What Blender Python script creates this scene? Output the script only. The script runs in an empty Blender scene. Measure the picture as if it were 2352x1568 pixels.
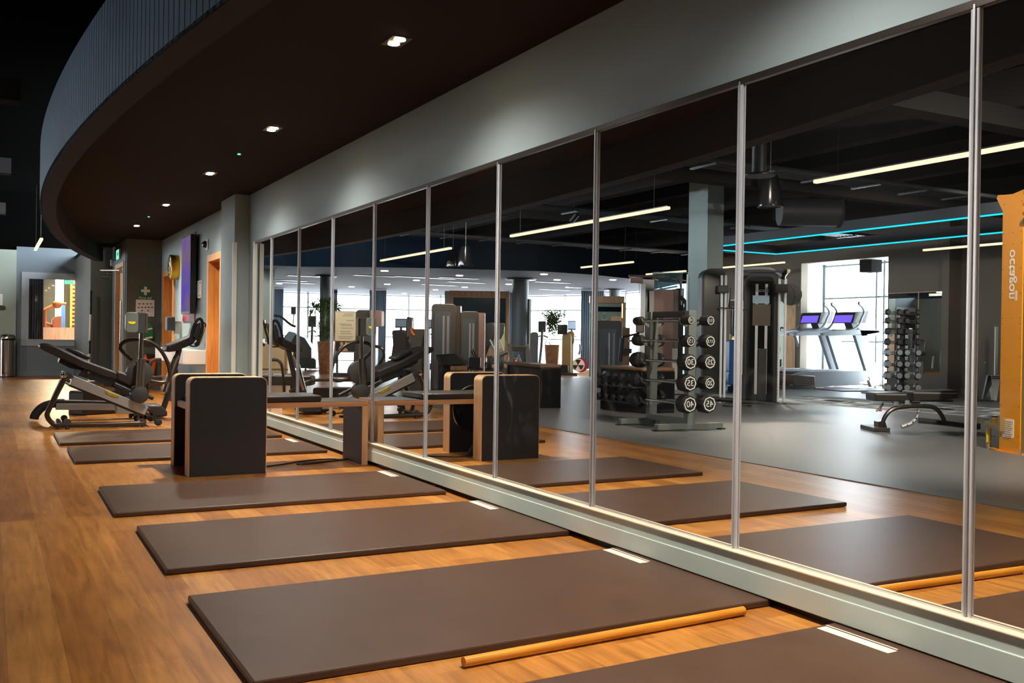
import bpy, bmesh, math, random
import numpy as np
from mathutils import Vector, Matrix
random.seed(7)
S = bpy.context.scene
COL = S.collection
# ---------------------------------------------------------------- camera
FPX, YAW, PIT, ROL = 2200.9, 0.498762, -0.0042061, 0.0142282
CAM = np.array([-2.53375, 0.0, 0.96606])
F_ = np.array([math.sin(YAW)*math.cos(PIT), math.cos(YAW)*math.cos(PIT), math.sin(PIT)])
R0 = np.array([math.cos(YAW), -math.sin(YAW), 0.0]); U0 = np.cross(R0, F_)
R_ = math.cos(ROL)*R0 + math.sin(ROL)*U0; U_ = -math.sin(ROL)*R0 + math.cos(ROL)*U0
cd = bpy.data.cameras.new('camera'); cam = bpy.data.objects.new('camera', cd); COL.objects.link(cam)
cd.sensor_width = 36.0; cd.lens = FPX*36/2352; cd.clip_start = .05; cd.clip_end = 200
M = Matrix(((R_[0], U_[0], -F_[0], CAM[0]), (R_[1], U_[1], -F_[1], CAM[1]), (R_[2], U_[2], -F_[2], CAM[2]), (0, 0, 0, 1)))
cam.matrix_world = M
S.camera = cam
# ---------------------------------------------------------------- view, world, sampling
S.view_settings.view_transform = 'Standard'; S.view_settings.look = 'None'
S.view_settings.gamma = 1; S.view_settings.use_curve_mapping = False
S.view_settings.exposure = 1.32
cy = S.cycles
cy.use_denoising = True
try: cy.denoiser = 'OPENIMAGEDENOISE'; cy.denoising_input_passes = 'RGB_ALBEDO_NORMAL'
except Exception: pass
cy.max_bounces = 9; cy.diffuse_bounces = 4; cy.glossy_bounces = 5; cy.transmission_bounces = 6; cy.transparent_max_bounces = 8
cy.sample_clamp_indirect = 4.0; cy.sample_clamp_direct = 0; cy.blur_glossy = 0.3
W = bpy.data.worlds.new('sky'); S.world = W; W.use_nodes = True
bg = W.node_tree.nodes['Background']; bg.inputs[0].default_value = (0.84, 0.93, 1.0, 1); bg.inputs[1].default_value = 9.0
WARM = (1.0, .60, .27)
def area(name, loc, size, power, color, rot=(0, 0, 0), portal=False):
    l = bpy.data.lights.new(name, 'AREA'); l.shape = 'RECTANGLE'; l.size, l.size_y = size; l.energy = power; l.color = color
    o = bpy.data.objects.new(name, l); o.location = loc; o.rotation_euler = rot; COL.objects.link(o)
    if portal: l.cycles.is_portal = True
    return o
def spot(loc, power, ang=100, blend=.8, color=WARM, r=.035):
    l = bpy.data.lights.new('downlight_bulb', 'SPOT'); l.energy = power; l.spot_size = math.radians(ang); l.spot_blend = blend
    l.color = color; l.shadow_soft_size = r
    o = bpy.data.objects.new('downlight_bulb', l); o.location = loc; COL.objects.link(o)
    return o
# sky portals at the window openings (they only guide the sampling of the daylight)
area('window_portal', (-14.3, 14.66, 1.35), (2.4, 2.7), 1, (1, 1, 1), (0, math.radians(-90), 0), True)
# ---------------------------------------------------------------- pixel helpers (measured points of the photograph put at real depths)
def ray(x, y): return F_ + R_*(x-1176)/FPX + U_*(784-y)/FPX
def onZ(x, y, z=0.0): d = ray(x, y); return CAM + d*(z-CAM[2])/d[2]
def onX(x, y, X): d = ray(x, y); return CAM + d*(X-CAM[0])/d[0]
def onY(x, y, Y): d = ray(x, y); return CAM + d*(Y-CAM[1])/d[1]
def onD(x, y, dd): return CAM + ray(x, y)*dd
# ---------------------------------------------------------------- mesh builder
class MB:
    def __init__(s): s.v = []; s.f = []
    def add(s, vs, fs):
        b = len(s.v); s.v += [tuple(map(float, v)) for v in vs]; s.f += [tuple(b+i for i in f) for f in fs]; return s
    def box(s, x0, x1, y0, y1, z0, z1, m=None):
        vs = [(x, y, z) for z in (z0, z1) for y in (y0, y1) for x in (x0, x1)]
        if m is not None: vs = [tuple(m @ Vector(v)) for v in vs]
        return s.add(vs, [(0, 2, 3, 1), (4, 5, 7, 6), (0, 1, 5, 4), (2, 6, 7, 3), (0, 4, 6, 2), (1, 3, 7, 5)])
    def cbox(s, c, d, m=None):
        x, y, z = c; a, b, h = d[0]/2, d[1]/2, d[2]/2
        if m is not None: return s.box(-a, a, -b, b, -h, h, Matrix.Translation(c) @ m)
        return s.box(x-a, x+a, y-b, y+b, z-h, z+h)
    def bar(s, p0, p1, w, h, up=(0, 0, 1)):
        p0, p1 = Vector(p0), Vector(p1); d = (p1-p0); L = d.length; d.normalize(); up = Vector(up)
        if abs(d.dot(up)) > .99: up = Vector((0, 1, 0))
        r = d.cross(up).normalized(); u = r.cross(d)
        m = Matrix(((d.x, r.x, u.x, p0.x), (d.y, r.y, u.y, p0.y), (d.z, r.z, u.z, p0.z), (0, 0, 0, 1)))
        return s.box(0, L, -w/2, w/2, -h/2, h/2, m)
    def cyl(s, p0, p1, r0, r1=None, n=16, cap=True):
        r1 = r0 if r1 is None else r1
        p0, p1 = Vector(p0), Vector(p1); d = (p1-p0).normalized(); a = Vector((0, 0, 1)) if abs(d.z) < .9 else Vector((1, 0, 0))
        u = d.cross(a).normalized(); w = d.cross(u)
        vs = []
        for p, r in ((p0, r0), (p1, r1)):
            for i in range(n):
                t = 2*math.pi*i/n; vs.append(p+u*math.cos(t)*r+w*math.sin(t)*r)
        fs = [(i, (i+1) % n, n+(i+1) % n, n+i) for i in range(n)]
        if cap: fs += [tuple(range(n))[::-1], tuple(range(n, 2*n))]
        return s.add(vs, fs)
    def tube(s, pts, r, n=10, smooth=2, closed=False, flat=1.0):
        P = [Vector(p) for p in pts]
        for _ in range(smooth):
            Q = [] if closed else [P[0]]
            rng = range(len(P)) if closed else range(len(P)-1)
            for i in rng:
                a, b = P[i], P[(i+1) % len(P)]
                if closed or i > 0: Q.append(a*.75+b*.25)
                if closed or i < len(P)-2: Q.append(a*.25+b*.75)
            if not closed: Q.append(P[-1])
            P = Q
        N = len(P); vs = []; prev = None
        for i, p in enumerate(P):
            d = (P[(i+1) % N]-P[i-1]) if (closed or 0 < i < N-1) else (P[1]-P[0] if i == 0 else P[-1]-P[-2])
            d.normalize()
            if prev is None:
                a = Vector((0, 0, 1)) if abs(d.z) < .9 else Vector((0, 1, 0)); u = d.cross(a).normalized()
            else: u = (prev - d*prev.dot(d)).normalized()
            prev = u; w = d.cross(u)
            rr = r(i/(N-1)) if callable(r) else r
            for k in range(n):
                t = 2*math.pi*k/n; vs.append(p+u*math.cos(t)*rr+w*math.sin(t)*rr*flat)
        fs = []
        for i in range(N if closed else N-1):
            a, b = i*n, ((i+1) % N)*n
            fs += [(a+k, a+(k+1) % n, b+(k+1) % n, b+k) for k in range(n)]
        if not closed: fs += [tuple(range(n))[::-1], tuple(range((N-1)*n, N*n))]
        return s.add(vs, fs)
    def lathe(s, prof, c=(0, 0, 0), n=24, axis='z', cap=True):
        vs = []; fs = []; c = Vector(c)
        for r, h in prof:
            for k in range(n):
                t = 2*math.pi*k/n; a, b = r*math.cos(t), r*math.sin(t)
                vs.append(c+Vector({'z': (a, b, h), 'x': (h, a, b), 'y': (a, h, b)}[axis]))
        for i in range(len(prof)-1):
            fs += [(i*n+k, i*n+(k+1) % n, (i+1)*n+(k+1) % n, (i+1)*n+k) for k in range(n)]
        if cap: fs += [tuple(range(n))[::-1], tuple(range((len(prof)-1)*n, len(prof)*n))]
        return s.add(vs, fs)
    def prism(s, poly, a, b, plane='xz'):
        f = {'xz': lambda p, t: (p[0], t, p[1]), 'yz': lambda p, t: (t, p[0], p[1]), 'xy': lambda p, t: (p[0], p[1], t)}[plane]
        n = len(poly); vs = [f(p, a) for p in poly]+[f(p, b) for p in poly]
        return s.add(vs, [tuple(range(n))[::-1], tuple(range(n, 2*n))]+[(i, (i+1) % n, n+(i+1) % n, n+i) for i in range(n)])
    def ball(s, c, r, n=14, sc=(1, 1, 1)):
        pr = []
        vs = []; fs = []; m = n//2
        for i in range(m+1):
            a = math.pi*i/m
            for k in range(n):
                t = 2*math.pi*k/n
                vs.append((c[0]+r*sc[0]*math.sin(a)*math.cos(t), c[1]+r*sc[1]*math.sin(a)*math.sin(t), c[2]+r*sc[2]*math.cos(a)))
        for i in range(m): fs += [(i*n+k, i*n+(k+1) % n, (i+1)*n+(k+1) % n, (i+1)*n+k) for k in range(n)]
        return s.add(vs, fs)
    def quad(s, a, b, c, d): return s.add([a, b, c, d], [(0, 1, 2, 3)])
    def xf(s, m, start=0):
        for i in range(start, len(s.v)): s.v[i] = tuple(m @ Vector(s.v[i]))
        return s
def rrect(x0, x1, z0, z1, r, n=5, corners=(1, 1, 1, 1)):
    out = []
    for (cx, cz, a0, on) in ((x1-r, z1-r, 0, corners[0]), (x0+r, z1-r, 90, corners[1]), (x0+r, z0+r, 180, corners[2]), (x1-r, z0+r, 270, corners[3])):
        if on:
            for i in range(n+1):
                t = math.radians(a0+90*i/n); out.append((cx+r*math.cos(t), cz+r*math.sin(t)))
        else: out.append((cx+(r if a0 in (0, 270) else -r), cz+(r if a0 in (0, 90) else -r)))
    return out
def mesh_obj(name, mb, mat, bevel=0.0, smooth=False, flip=False, seg=2):
    me = bpy.data.meshes.new(name)
    vs = [(-x, y, z) for x, y, z in mb.v] if flip else mb.v
    me.from_pydata(vs, [], mb.f)
    bm = bmesh.new(); bm.from_mesh(me)
    bmesh.ops.remove_doubles(bm, verts=bm.verts, dist=1e-6)
    bmesh.ops.recalc_face_normals(bm, faces=bm.faces); bm.to_mesh(me); bm.free()
    me.materials.append(mat)
    o = bpy.data.objects.new(name, me); COL.objects.link(o)
    if smooth:
        me.polygons.foreach_set('use_smooth', [True]*len(me.polygons))
        me.update()
        try: me.set_sharp_from_angle(angle=math.radians(38))
        except Exception: pass
    if bevel:
        b = o.modifiers.new('bevel', 'BEVEL'); b.width = bevel; b.segments = seg; b.limit_method = 'ANGLE'; b.angle_limit = math.radians(35)
    return o
def tag(o, label=None, cat=None, group=None, kind=None):
    if label: o['label'] = label
    if cat: o['category'] = cat
    if group: o['group'] = group
    if kind: o['kind'] = kind
    return o
def struct(name, mb, mat, bevel=0, smooth=False, flip=False):
    o = mesh_obj(name, mb, mat, bevel, smooth, flip); o['kind'] = 'structure'; return o
class T:
    """a thing: an Empty at its base; virt=True takes coordinates as seen in the wall mirror (x measured away from the mirror on the far side)"""
    def __init__(s, name, label, cat, loc=(0, 0, 0), rot=0.0, group=None, virt=False, kind=None):
        s.e = bpy.data.objects.new(name, None); COL.objects.link(s.e); s.e.empty_display_size = .1
        s.loc = np.array(loc, float); s.th = math.radians(rot); s.virt = virt
        s.e.location = (-loc[0] if virt else loc[0], loc[1], loc[2]); s.e.rotation_euler = (0, 0, -s.th if virt else s.th)
        tag(s.e, label, cat, group, kind)
    def part(s, name, mb, mat, parent=None, bevel=0, smooth=False, label=None, seg=2):
        o = mesh_obj(name, mb, mat, bevel, smooth, s.virt, seg); o.parent = parent or s.e
        if label: o['label'] = label
        return o
    def q(s, px, py, d=0.0):
        """local (x, d, z) of a pixel on this thing's local plane y=d"""
        c, n = math.cos(s.th), math.sin(s.th); ax = np.array([c, n, 0]); ay = np.array([-n, c, 0])
        r = ray(px, py); o = CAM - s.loc
        t = (d - o@ay)/(r@ay); P = o + r*t
        return (float(P@ax), d, float(P[2]))
    def qx(s, px, py, u=0.0):
        """local (u, y, z) of a pixel on this thing's local plane x=u"""
        c, n = math.cos(s.th), math.sin(s.th); ax = np.array([c, n, 0]); ay = np.array([-n, c, 0])
        r = ray(px, py); o = CAM - s.loc
        t = (u - o@ax)/(r@ax); P = o + r*t
        return (u, float(P@ay), float(P[2]))
def dup(t, loc, rot=None, label=None, group=None):
    n = T.__new__(T); n.virt = t.virt; n.loc = np.array(loc, float); n.th = t.th if rot is None else math.radians(rot)
    r = t.e.copy(); COL.objects.link(r); n.e = r
    r.location = (-loc[0] if t.virt else loc[0], loc[1], loc[2]); r.rotation_euler = (0, 0, -n.th if t.virt else n.th)
    if label: r['label'] = label
    if group: r['group'] = group
    for ch in list(t.e.children):
        c = ch.copy(); COL.objects.link(c); c.parent = r
        for g in list(ch.children):
            d = g.copy(); COL.objects.link(d); d.parent = c
    return n
def textmesh(txt, size, font_scale=1.0, extrude=.001, offset=0.0):
    cu = bpy.data.curves.new('t', 'FONT'); cu.body = txt; cu.size = size; cu.extrude = extrude; cu.offset = offset; cu.align_x = 'CENTER'; cu.align_y = 'CENTER'
    o = bpy.data.objects.new('t', cu); COL.objects.link(o)
    bpy.context.view_layer.update()
    me = bpy.data.meshes.new_from_object(o.evaluated_get(bpy.context.evaluated_depsgraph_get()))
    bpy.data.objects.remove(o); bpy.data.curves.remove(cu)
    return me
def text_obj(name, txt, size, mat, loc, rot, parent=None, sx=1.0, bold=0):
    me = textmesh(txt, size); me.materials.clear(); me.materials.append(mat)
    o = bpy.data.objects.new(name, me); COL.objects.link(o); o.location = loc; o.rotation_euler = rot; o.scale = (sx, 1, 1)
    if parent: o.parent = parent
    return o
# ---------------------------------------------------------------- materials
def lin(c):
    return tuple(((v/255)/12.92 if v/255 <= .04045 else ((v/255+.055)/1.055)**2.4) for v in c)
def mat(name, rgb, rough=.5, metal=0.0, noise=0.0, nscale=20.0, bump=0.0, bscale=120.0, spec=.5, emit=None, estr=0.0, coat=0.0):
    m = bpy.data.materials.new(name); m.use_nodes = True; nt = m.node_tree; b = nt.nodes['Principled BSDF']
    c = lin(rgb)+(1,)
    b.inputs['Base Color'].default_value = c; b.inputs['Roughness'].default_value = rough; b.inputs['Metallic'].default_value = metal
    b.inputs['Specular IOR Level'].default_value = spec
    if coat: b.inputs['Coat Weight'].default_value = coat; b.inputs['Coat Roughness'].default_value = .1
    tc = nt.nodes.new('ShaderNodeTexCoord')
    if noise:
        n = nt.nodes.new('ShaderNodeTexNoise'); n.inputs['Scale'].default_value = nscale; n.inputs['Detail'].default_value = 6
        nt.links.new(tc.outputs['Object'], n.inputs['Vector'])
        r = nt.nodes.new('ShaderNodeValToRGB'); k = noise
        r.color_ramp.elements[0].position = .3; r.color_ramp.elements[1].position = .7
        r.color_ramp.elements[0].color = tuple(max(0, v*(1-k)) for v in c[:3])+(1,); r.color_ramp.elements[1].color = tuple(min(1, v*(1+k)) for v in c[:3])+(1,)
        nt.links.new(n.outputs['Fac'], r.inputs[0]); nt.links.new(r.outputs[0], b.inputs['Base Color'])
    if bump:
        n2 = nt.nodes.new('ShaderNodeTexNoise'); n2.inputs['Scale'].default_value = bscale; n2.inputs['Detail'].default_value = 4
        nt.links.new(tc.outputs['Object'], n2.inputs['Vector'])
        bu = nt.nodes.new('ShaderNodeBump'); bu.inputs['Strength'].default_value = bump; bu.inputs['Distance'].default_value = .002
        nt.links.new(n2.outputs['Fac'], bu.inputs['Height']); nt.links.new(bu.outputs[0], b.inputs['Normal'])
    if emit: b.inputs['Emission Color'].default_value = emit+(1,); b.inputs['Emission Strength'].default_value = estr
    return m
def wood_floor():
    m = bpy.data.materials.new('oak plank floor'); m.use_nodes = True; nt = m.node_tree; b = nt.nodes['Principled BSDF']
    N = nt.nodes.new; L = nt.links.new
    tc = N('ShaderNodeTexCoord'); mp = N('ShaderNodeMapping'); mp.inputs['Rotation'].default_value = (0, 0, math.radians(90))
    L(tc.outputs['Object'], mp.inputs['Vector'])
    br = N('ShaderNodeTexBrick'); br.offset = .37; br.inputs['Scale'].default_value = 1.0; br.inputs['Brick Width'].default_value = 1.25; br.inputs['Row Height'].default_value = .155
    br.inputs['Mortar Size'].default_value = .0009; br.inputs['Mortar Smooth'].default_value = .6; br.inputs['Bias'].default_value = 0
    br.inputs['Color1'].default_value = lin((204, 142, 68))+(1,); br.inputs['Color2'].default_value = lin((172, 110, 46))+(1,); br.inputs['Mortar'].default_value = lin((128, 82, 36))+(1,)
    L(mp.outputs[0], br.inputs['Vector'])
    m2 = N('ShaderNodeMapping'); m2.inputs['Scale'].default_value = (14, 1.1, 1); L(tc.outputs['Object'], m2.inputs['Vector'])
    n = N('ShaderNodeTexNoise'); n.inputs['Scale'].default_value = 2.2; n.inputs['Detail'].default_value = 8; n.inputs['Roughness'].default_value = .62; n.inputs['Distortion'].default_value = .6
    L(m2.outputs[0], n.inputs['Vector'])
    n3 = N('ShaderNodeTexNoise'); n3.inputs['Scale'].default_value = 3.0; n3.inputs['Detail'].default_value = 5; L(tc.outputs['Object'], n3.inputs['Vector'])
    rp = N('ShaderNodeValToRGB'); rp.color_ramp.elements[0].position = .3; rp.color_ramp.elements[0].color = (.42, .36, .30, 1); rp.color_ramp.elements[1].position = .62; rp.color_ramp.elements[1].color = (1, 1, 1, 1)
    L(n.outputs['Fac'], rp.inputs[0])
    r3 = N('ShaderNodeValToRGB'); r3.color_ramp.elements[0].position = .35; r3.color_ramp.elements[0].color = (.62, .56, .5, 1); r3.color_ramp.elements[1].position = .6; r3.color_ramp.elements[1].color = (1, 1, 1, 1)
    L(n3.outputs['Fac'], r3.inputs[0])
    mx = N('ShaderNodeMix'); mx.data_type = 'RGBA'; mx.blend_type = 'MULTIPLY'; mx.inputs[0].default_value = .8
    L(br.outputs['Color'], mx.inputs[6]); L(rp.outputs[0], mx.inputs[7])
    mx2 = N('ShaderNodeMix'); mx2.data_type = 'RGBA'; mx2.blend_type = 'MULTIPLY'; mx2.inputs[0].default_value = .45
    L(mx.outputs[2], mx2.inputs[6]); L(r3.outputs[0], mx2.inputs[7])
    L(mx2.outputs[2], b.inputs['Base Color']); b.inputs['Roughness'].default_value = .33; b.inputs['Specular IOR Level'].default_value = .5
    return m
def grain(name, c1, c2, axis=2, rough=.45, scale=1.0):
    """timber with grain along an axis"""
    m = bpy.data.materials.new(name); m.use_nodes = True; nt = m.node_tree; b = nt.nodes['Principled BSDF']; N = nt.nodes.new; L = nt.links.new
    tc = N('ShaderNodeTexCoord'); mp = N('ShaderNodeMapping'); sc = [26*scale]*3; sc[axis] = 1.6*scale; mp.inputs['Scale'].default_value = sc; L(tc.outputs['Object'], mp.inputs['Vector'])
    n = N('ShaderNodeTexNoise'); n.inputs['Scale'].default_value = 1.0; n.inputs['Detail'].default_value = 6; n.inputs['Distortion'].default_value = .8; L(mp.outputs[0], n.inputs['Vector'])
    r = N('ShaderNodeValToRGB'); r.color_ramp.elements[0].position = .32; r.color_ramp.elements[1].position = .68; r.color_ramp.elements[0].color = lin(c1)+(1,); r.color_ramp.elements[1].color = lin(c2)+(1,)
    L(n.outputs['Fac'], r.inputs[0]); L(r.outputs[0], b.inputs['Base Color']); b.inputs['Roughness'].default_value = rough
    return m
def emis(name, rgb, s):
    m = bpy.data.materials.new(name); m.use_nodes = True; nt = m.node_tree; nt.nodes.clear()
    e = nt.nodes.new('ShaderNodeEmission'); e.inputs[0].default_value = tuple(rgb)+(1,); e.inputs[1].default_value = s
    o = nt.nodes.new('ShaderNodeOutputMaterial'); nt.links.new(e.outputs[0], o.inputs[0]); return m
def glassy(name, rgb=(1, 1, 1), alpha=.12, rough=.02):
    m = bpy.data.materials.new(name); m.use_nodes = True; nt = m.node_tree; nt.nodes.clear(); N = nt.nodes.new; L = nt.links.new
    t = N('ShaderNodeBsdfTransparent'); t.inputs[0].default_value = tuple(rgb)+(1,); g = N('ShaderNodeBsdfGlossy'); g.inputs['Roughness'].default_value = rough
    mx = N('ShaderNodeMixShader'); fr = N('ShaderNodeFresnel'); fr.inputs[0].default_value = 1.45
    mm = N('ShaderNodeMath'); mm.operation = 'ADD'; mm.inputs[1].default_value = alpha*.3; L(fr.outputs[0], mm.inputs[0])
    o = N('ShaderNodeOutputMaterial'); L(mm.outputs[0], mx.inputs[0]); L(t.outputs[0], mx.inputs[1]); L(g.outputs[0], mx.inputs[2]); L(mx.outputs[0], o.inputs[0]); return m
def mirror(name, rgb=(.86, .88, .87)):
    m = bpy.data.materials.new(name); m.use_nodes = True; nt = m.node_tree; nt.nodes.clear(); N = nt.nodes.new; L = nt.links.new
    g = N('ShaderNodeBsdfGlossy'); g.inputs[0].default_value = rgb+(1,); g.inputs['Roughness'].default_value = 0.0
    d = N('ShaderNodeBsdfDiffuse'); d.inputs[0].default_value = (.55, .58, .6, 1)
    # smears and dust specks wiped onto the glass
    tc = N('ShaderNodeTexCoord'); n = N('ShaderNodeTexNoise'); n.inputs['Scale'].default_value = 5; n.inputs['Detail'].default_value = 8; n.inputs['Distortion'].default_value = 1.2; L(tc.outputs['Object'], n.inputs['Vector'])
    n2 = N('ShaderNodeTexNoise'); n2.inputs['Scale'].default_value = .9; n2.inputs['Detail'].default_value = 2; L(tc.outputs['Object'], n2.inputs['Vector'])
    v = N('ShaderNodeTexVoronoi'); v.inputs['Scale'].default_value = 28; L(tc.outputs['Object'], v.inputs['Vector'])
    def ramp(src, a, b_, lo, hi):
        r = N('ShaderNodeMapRange'); r.inputs[1].default_value = a; r.inputs[2].default_value = b_; r.inputs[3].default_value = lo; r.inputs[4].default_value = hi; L(src, r.inputs[0]); return r.outputs[0]
    def mth(op, a, b_):
        k = N('ShaderNodeMath'); k.operation = op
        for i, q in enumerate((a, b_)):
            if isinstance(q, (int, float)): k.inputs[i].default_value = q
            else: L(q, k.inputs[i])
        return k.outputs[0]
    sm = mth('MULTIPLY', ramp(n.outputs['Fac'], .56, .74, 0, .05), ramp(n2.outputs['Fac'], .5, .62, 0, 1))
    sp = mth('MULTIPLY', ramp(v.outputs['Distance'], .035, .06, .22, 0), ramp(n2.outputs['Fac'], .48, .6, 0, 1))
    f = mth('ADD', mth('ADD', sm, sp), .004)
    mx = N('ShaderNodeMixShader'); o = N('ShaderNodeOutputMaterial'); L(f, mx.inputs[0]); L(g.outputs[0], mx.inputs[1]); L(d.outputs[0], mx.inputs[2]); L(mx.outputs[0], o.inputs[0]); return m
M = dict(
 floor=wood_floor(), wall=mat('sage grey paint', (146, 161, 161), .75, noise=.03, nscale=3), wall_dark=mat('dark grey green paint', (92, 96, 88), .8, noise=.03, nscale=3),
 wall_blue=mat('slate blue grey paint', (104, 116, 124), .75), pale=mat('pale green grey paint', (150, 160, 150), .75), taupe=mat('warm grey paint', (116, 106, 94), .8, noise=.04, nscale=2),
 white=mat('white paint', (222, 222, 216), .5), offwhite=mat('off white panel', (205, 200, 188), .5), ceil=mat('dark brown ceiling paint', (38, 32, 28), .9, spec=.1), black=mat('black ceiling paint', (7, 7, 7), .95, spec=.05),
 soffit=mat('dark bulkhead paint', (50, 45, 42), .9, spec=.1), slat=mat('blue grey slat', (92, 124, 152), .55), slatgap=mat('slat gap', (20, 26, 34), .8),
 plinth=mat('sage grey plinth paint', (186, 200, 194), .5, noise=.04, nscale=6), sill=mat('cream sealed edge', (222, 205, 180), .5, noise=.06, nscale=10),
 mirror=mirror('mirror glass'), mirror2=mirror('far mirror glass', (.8, .82, .8)), alu=mat('brushed aluminium', (200, 200, 202), .28, 1.0, bump=.05, bscale=40), pvc=mat('clear white strip', (205, 208, 216), .2, .3), chromeglare=mat('chrome with painted glare', (238, 240, 244), .3, .1), treadwhite=mat('silver white plastic', (150, 156, 164), .4), alumatte=mat('silver painted steel', (176, 178, 180), .38, .6),  # pulley columns: window reflection on chrome painted in as near-matte white
 chrome=mat('chrome', (225, 225, 225), .08, 1.0), blk=mat('black powder coat', (22, 22, 24), .45), blkgloss=mat('gloss black', (10, 10, 12), .12), rubber=mat('black rubber', (26, 26, 27), .7),
 charcoal=mat('charcoal plastic', (52, 53, 54), .45), mat_=mat('charcoal foam mat', (76, 55, 42), .38, noise=.10, nscale=5, bump=.2, bscale=260, spec=.3), matedge=mat('mat edge', (44, 42, 42), .5),
 tag=mat('cream tag', (245, 225, 205), .6), gunmetal=mat('bronze grey metal', (72, 66, 60), .3, .7), vinyl=mat('black vinyl upholstery', (40, 36, 34), .42, bump=.1, bscale=300),
 greyvinyl=mat('grey vinyl', (128, 128, 126), .4), hpl=mat('anthracite laminate', (38, 38, 42), .55, noise=.06, nscale=12), ply=grain('plywood edge', (196, 150, 108), (228, 186, 142), 2), plyh=grain('plywood edge horizontal', (176, 122, 82), (212, 164, 120), 0),
 oak=grain('oak door veneer', (190, 122, 56), (224, 158, 82), 2), oak2=grain('pale oak', (196, 154, 112), (222, 184, 142), 2), stick=grain('varnished ash', (190, 118, 30), (222, 156, 56), 0, .3), walnut=grain('light timber panel', (150, 112, 82), (182, 142, 108), 2),
 yellow=mat('yellow label', (236, 210, 20), .5), green=mat('safety green', (20, 110, 66), .5), paper=mat('white paper', (232, 230, 224), .6), ink=mat('black ink', (18, 18, 18), .6), grey=mat('mid grey', (120, 122, 122), .5),
 gold=mat('gold anodised steel', (230, 150, 18), .5, spec=.25), lettering=mat('white lettering', (250, 248, 242), .6), goldd=mat('champagne gold', (190, 160, 96), .32, .8), brass=mat('brushed brass', (196, 148, 40), .25, 1.0), orange=mat('orange plastic', (220, 96, 20), .5), blue=mat('blue vinyl', (24, 92, 160), .5),
 red=mat('red', (190, 20, 36), .5), maroon=mat('maroon board', (128, 24, 44), .5), rubberfloor=mat('speckled grey rubber floor', (104, 104, 104), .42, noise=.18, nscale=140, bump=.15, bscale=200), turfline=mat('white line', (215, 218, 216), .7),
 curtain=mat('blue grey curtain', (120, 134, 148), .8), colm=mat('dark blue grey column paint', (60, 70, 78), .45), rack=mat('grey green steel', (112, 120, 116), .4, .2), copper=mat('copper planter', (150, 104, 72), .3, .6, noise=.3, nscale=14), leaf=mat('palm leaf', (78, 96, 52), .5, noise=.25, nscale=6), cane=mat('bamboo cane', (120, 118, 78), .5),
 soil=mat('soil', (50, 40, 32), .9), steel=mat('stainless steel', (190, 180, 170), .18, 1.0), duct=mat('grey duct', (52, 56, 62), .5, .2), beam=mat('dark steel beam', (34, 32, 31), .8, spec=.15), warmlight=emis('warm led', (1, .72, .44), .72), bluelight=emis('blue led', (.004, .24, .36), 1.8), bulb=emis('downlight bulb', (1, .74, .44), 30), bulbw=emis('white bulb', (1, .86, .66), 12),
 exitgreen=emis('exit sign', (.18, .9, .5), .6), glass=glassy('clear glass'), darkglass=glassy('tinted acrylic', (.30, .40, .42), .3), screen=mat('black screen', (12, 14, 20), .1), winframe=mat('window frame', (150, 160, 170), .5), bluewall=mat('pale blue panel', (150, 168, 186), .6),
 canopy=mat('white slatted ceiling', (176, 186, 200), .55), bluefascia=mat('blue grey fascia', (17, 26, 35), .8, spec=.2), terracotta=mat('pink brown panel', (150, 116, 104), .5), skin=mat('skin tone', (205, 150, 120), .6))

def translucent(m, k=.5):
    nt = m.node_tree; b = nt.nodes['Principled BSDF']; o = [n for n in nt.nodes if n.type == 'OUTPUT_MATERIAL'][0]
    t = nt.nodes.new('ShaderNodeBsdfTranslucent'); t.inputs[0].default_value = b.inputs['Base Color'].default_value
    mx = nt.nodes.new('ShaderNodeMixShader'); mx.inputs[0].default_value = k
    nt.links.new(b.outputs[0], mx.inputs[1]); nt.links.new(t.outputs[0], mx.inputs[2]); nt.links.new(mx.outputs[0], o.inputs[0])
translucent(M['curtain'], .35); translucent(M['leaf'], .3)

def matte(name, rgb):
    m = bpy.data.materials.new(name); m.use_nodes = True; nt = m.node_tree; nt.nodes.clear()
    d = nt.nodes.new('ShaderNodeBsdfDiffuse'); d.inputs[0].default_value = lin(rgb)+(1,); d.inputs[1].default_value = 1
    o = nt.nodes.new('ShaderNodeOutputMaterial'); nt.links.new(d.outputs[0], o.inputs[0]); return m
M['black'] = matte('black ceiling paint', (10, 10, 10)); M['beam'] = matte('dark roof steel', (58, 56, 56)); M['bluefascia'] = matte('blue black fascia', (17, 27, 37))
# ================================================================ ROOM SHELL
MH0, MH1 = .166, 1.96                                     # mirror bottom and top
struct('floor', MB().prism([(-14.3, -6), (.4, -6), (.4, 23), (-2.2, 23), (-2.2, 34.5), (-17.2, 34.5), (-17.2, 19.4), (-14.3, 19.4)], -.1, 0, 'xy'), M['floor'])
rub = MB().prism([(-2.75, -6), (-2.75, 14.6), (-4.3, 19.9), (-13.5, 19.9), (-13.5, -6)], 0.0005, .006, 'xy')
struct('trim_1', rub, M['rubberfloor'])
struct('wall_right', MB().box(.006, .25, -6, 10.86, 0, 3.9), M['wall'])
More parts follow.
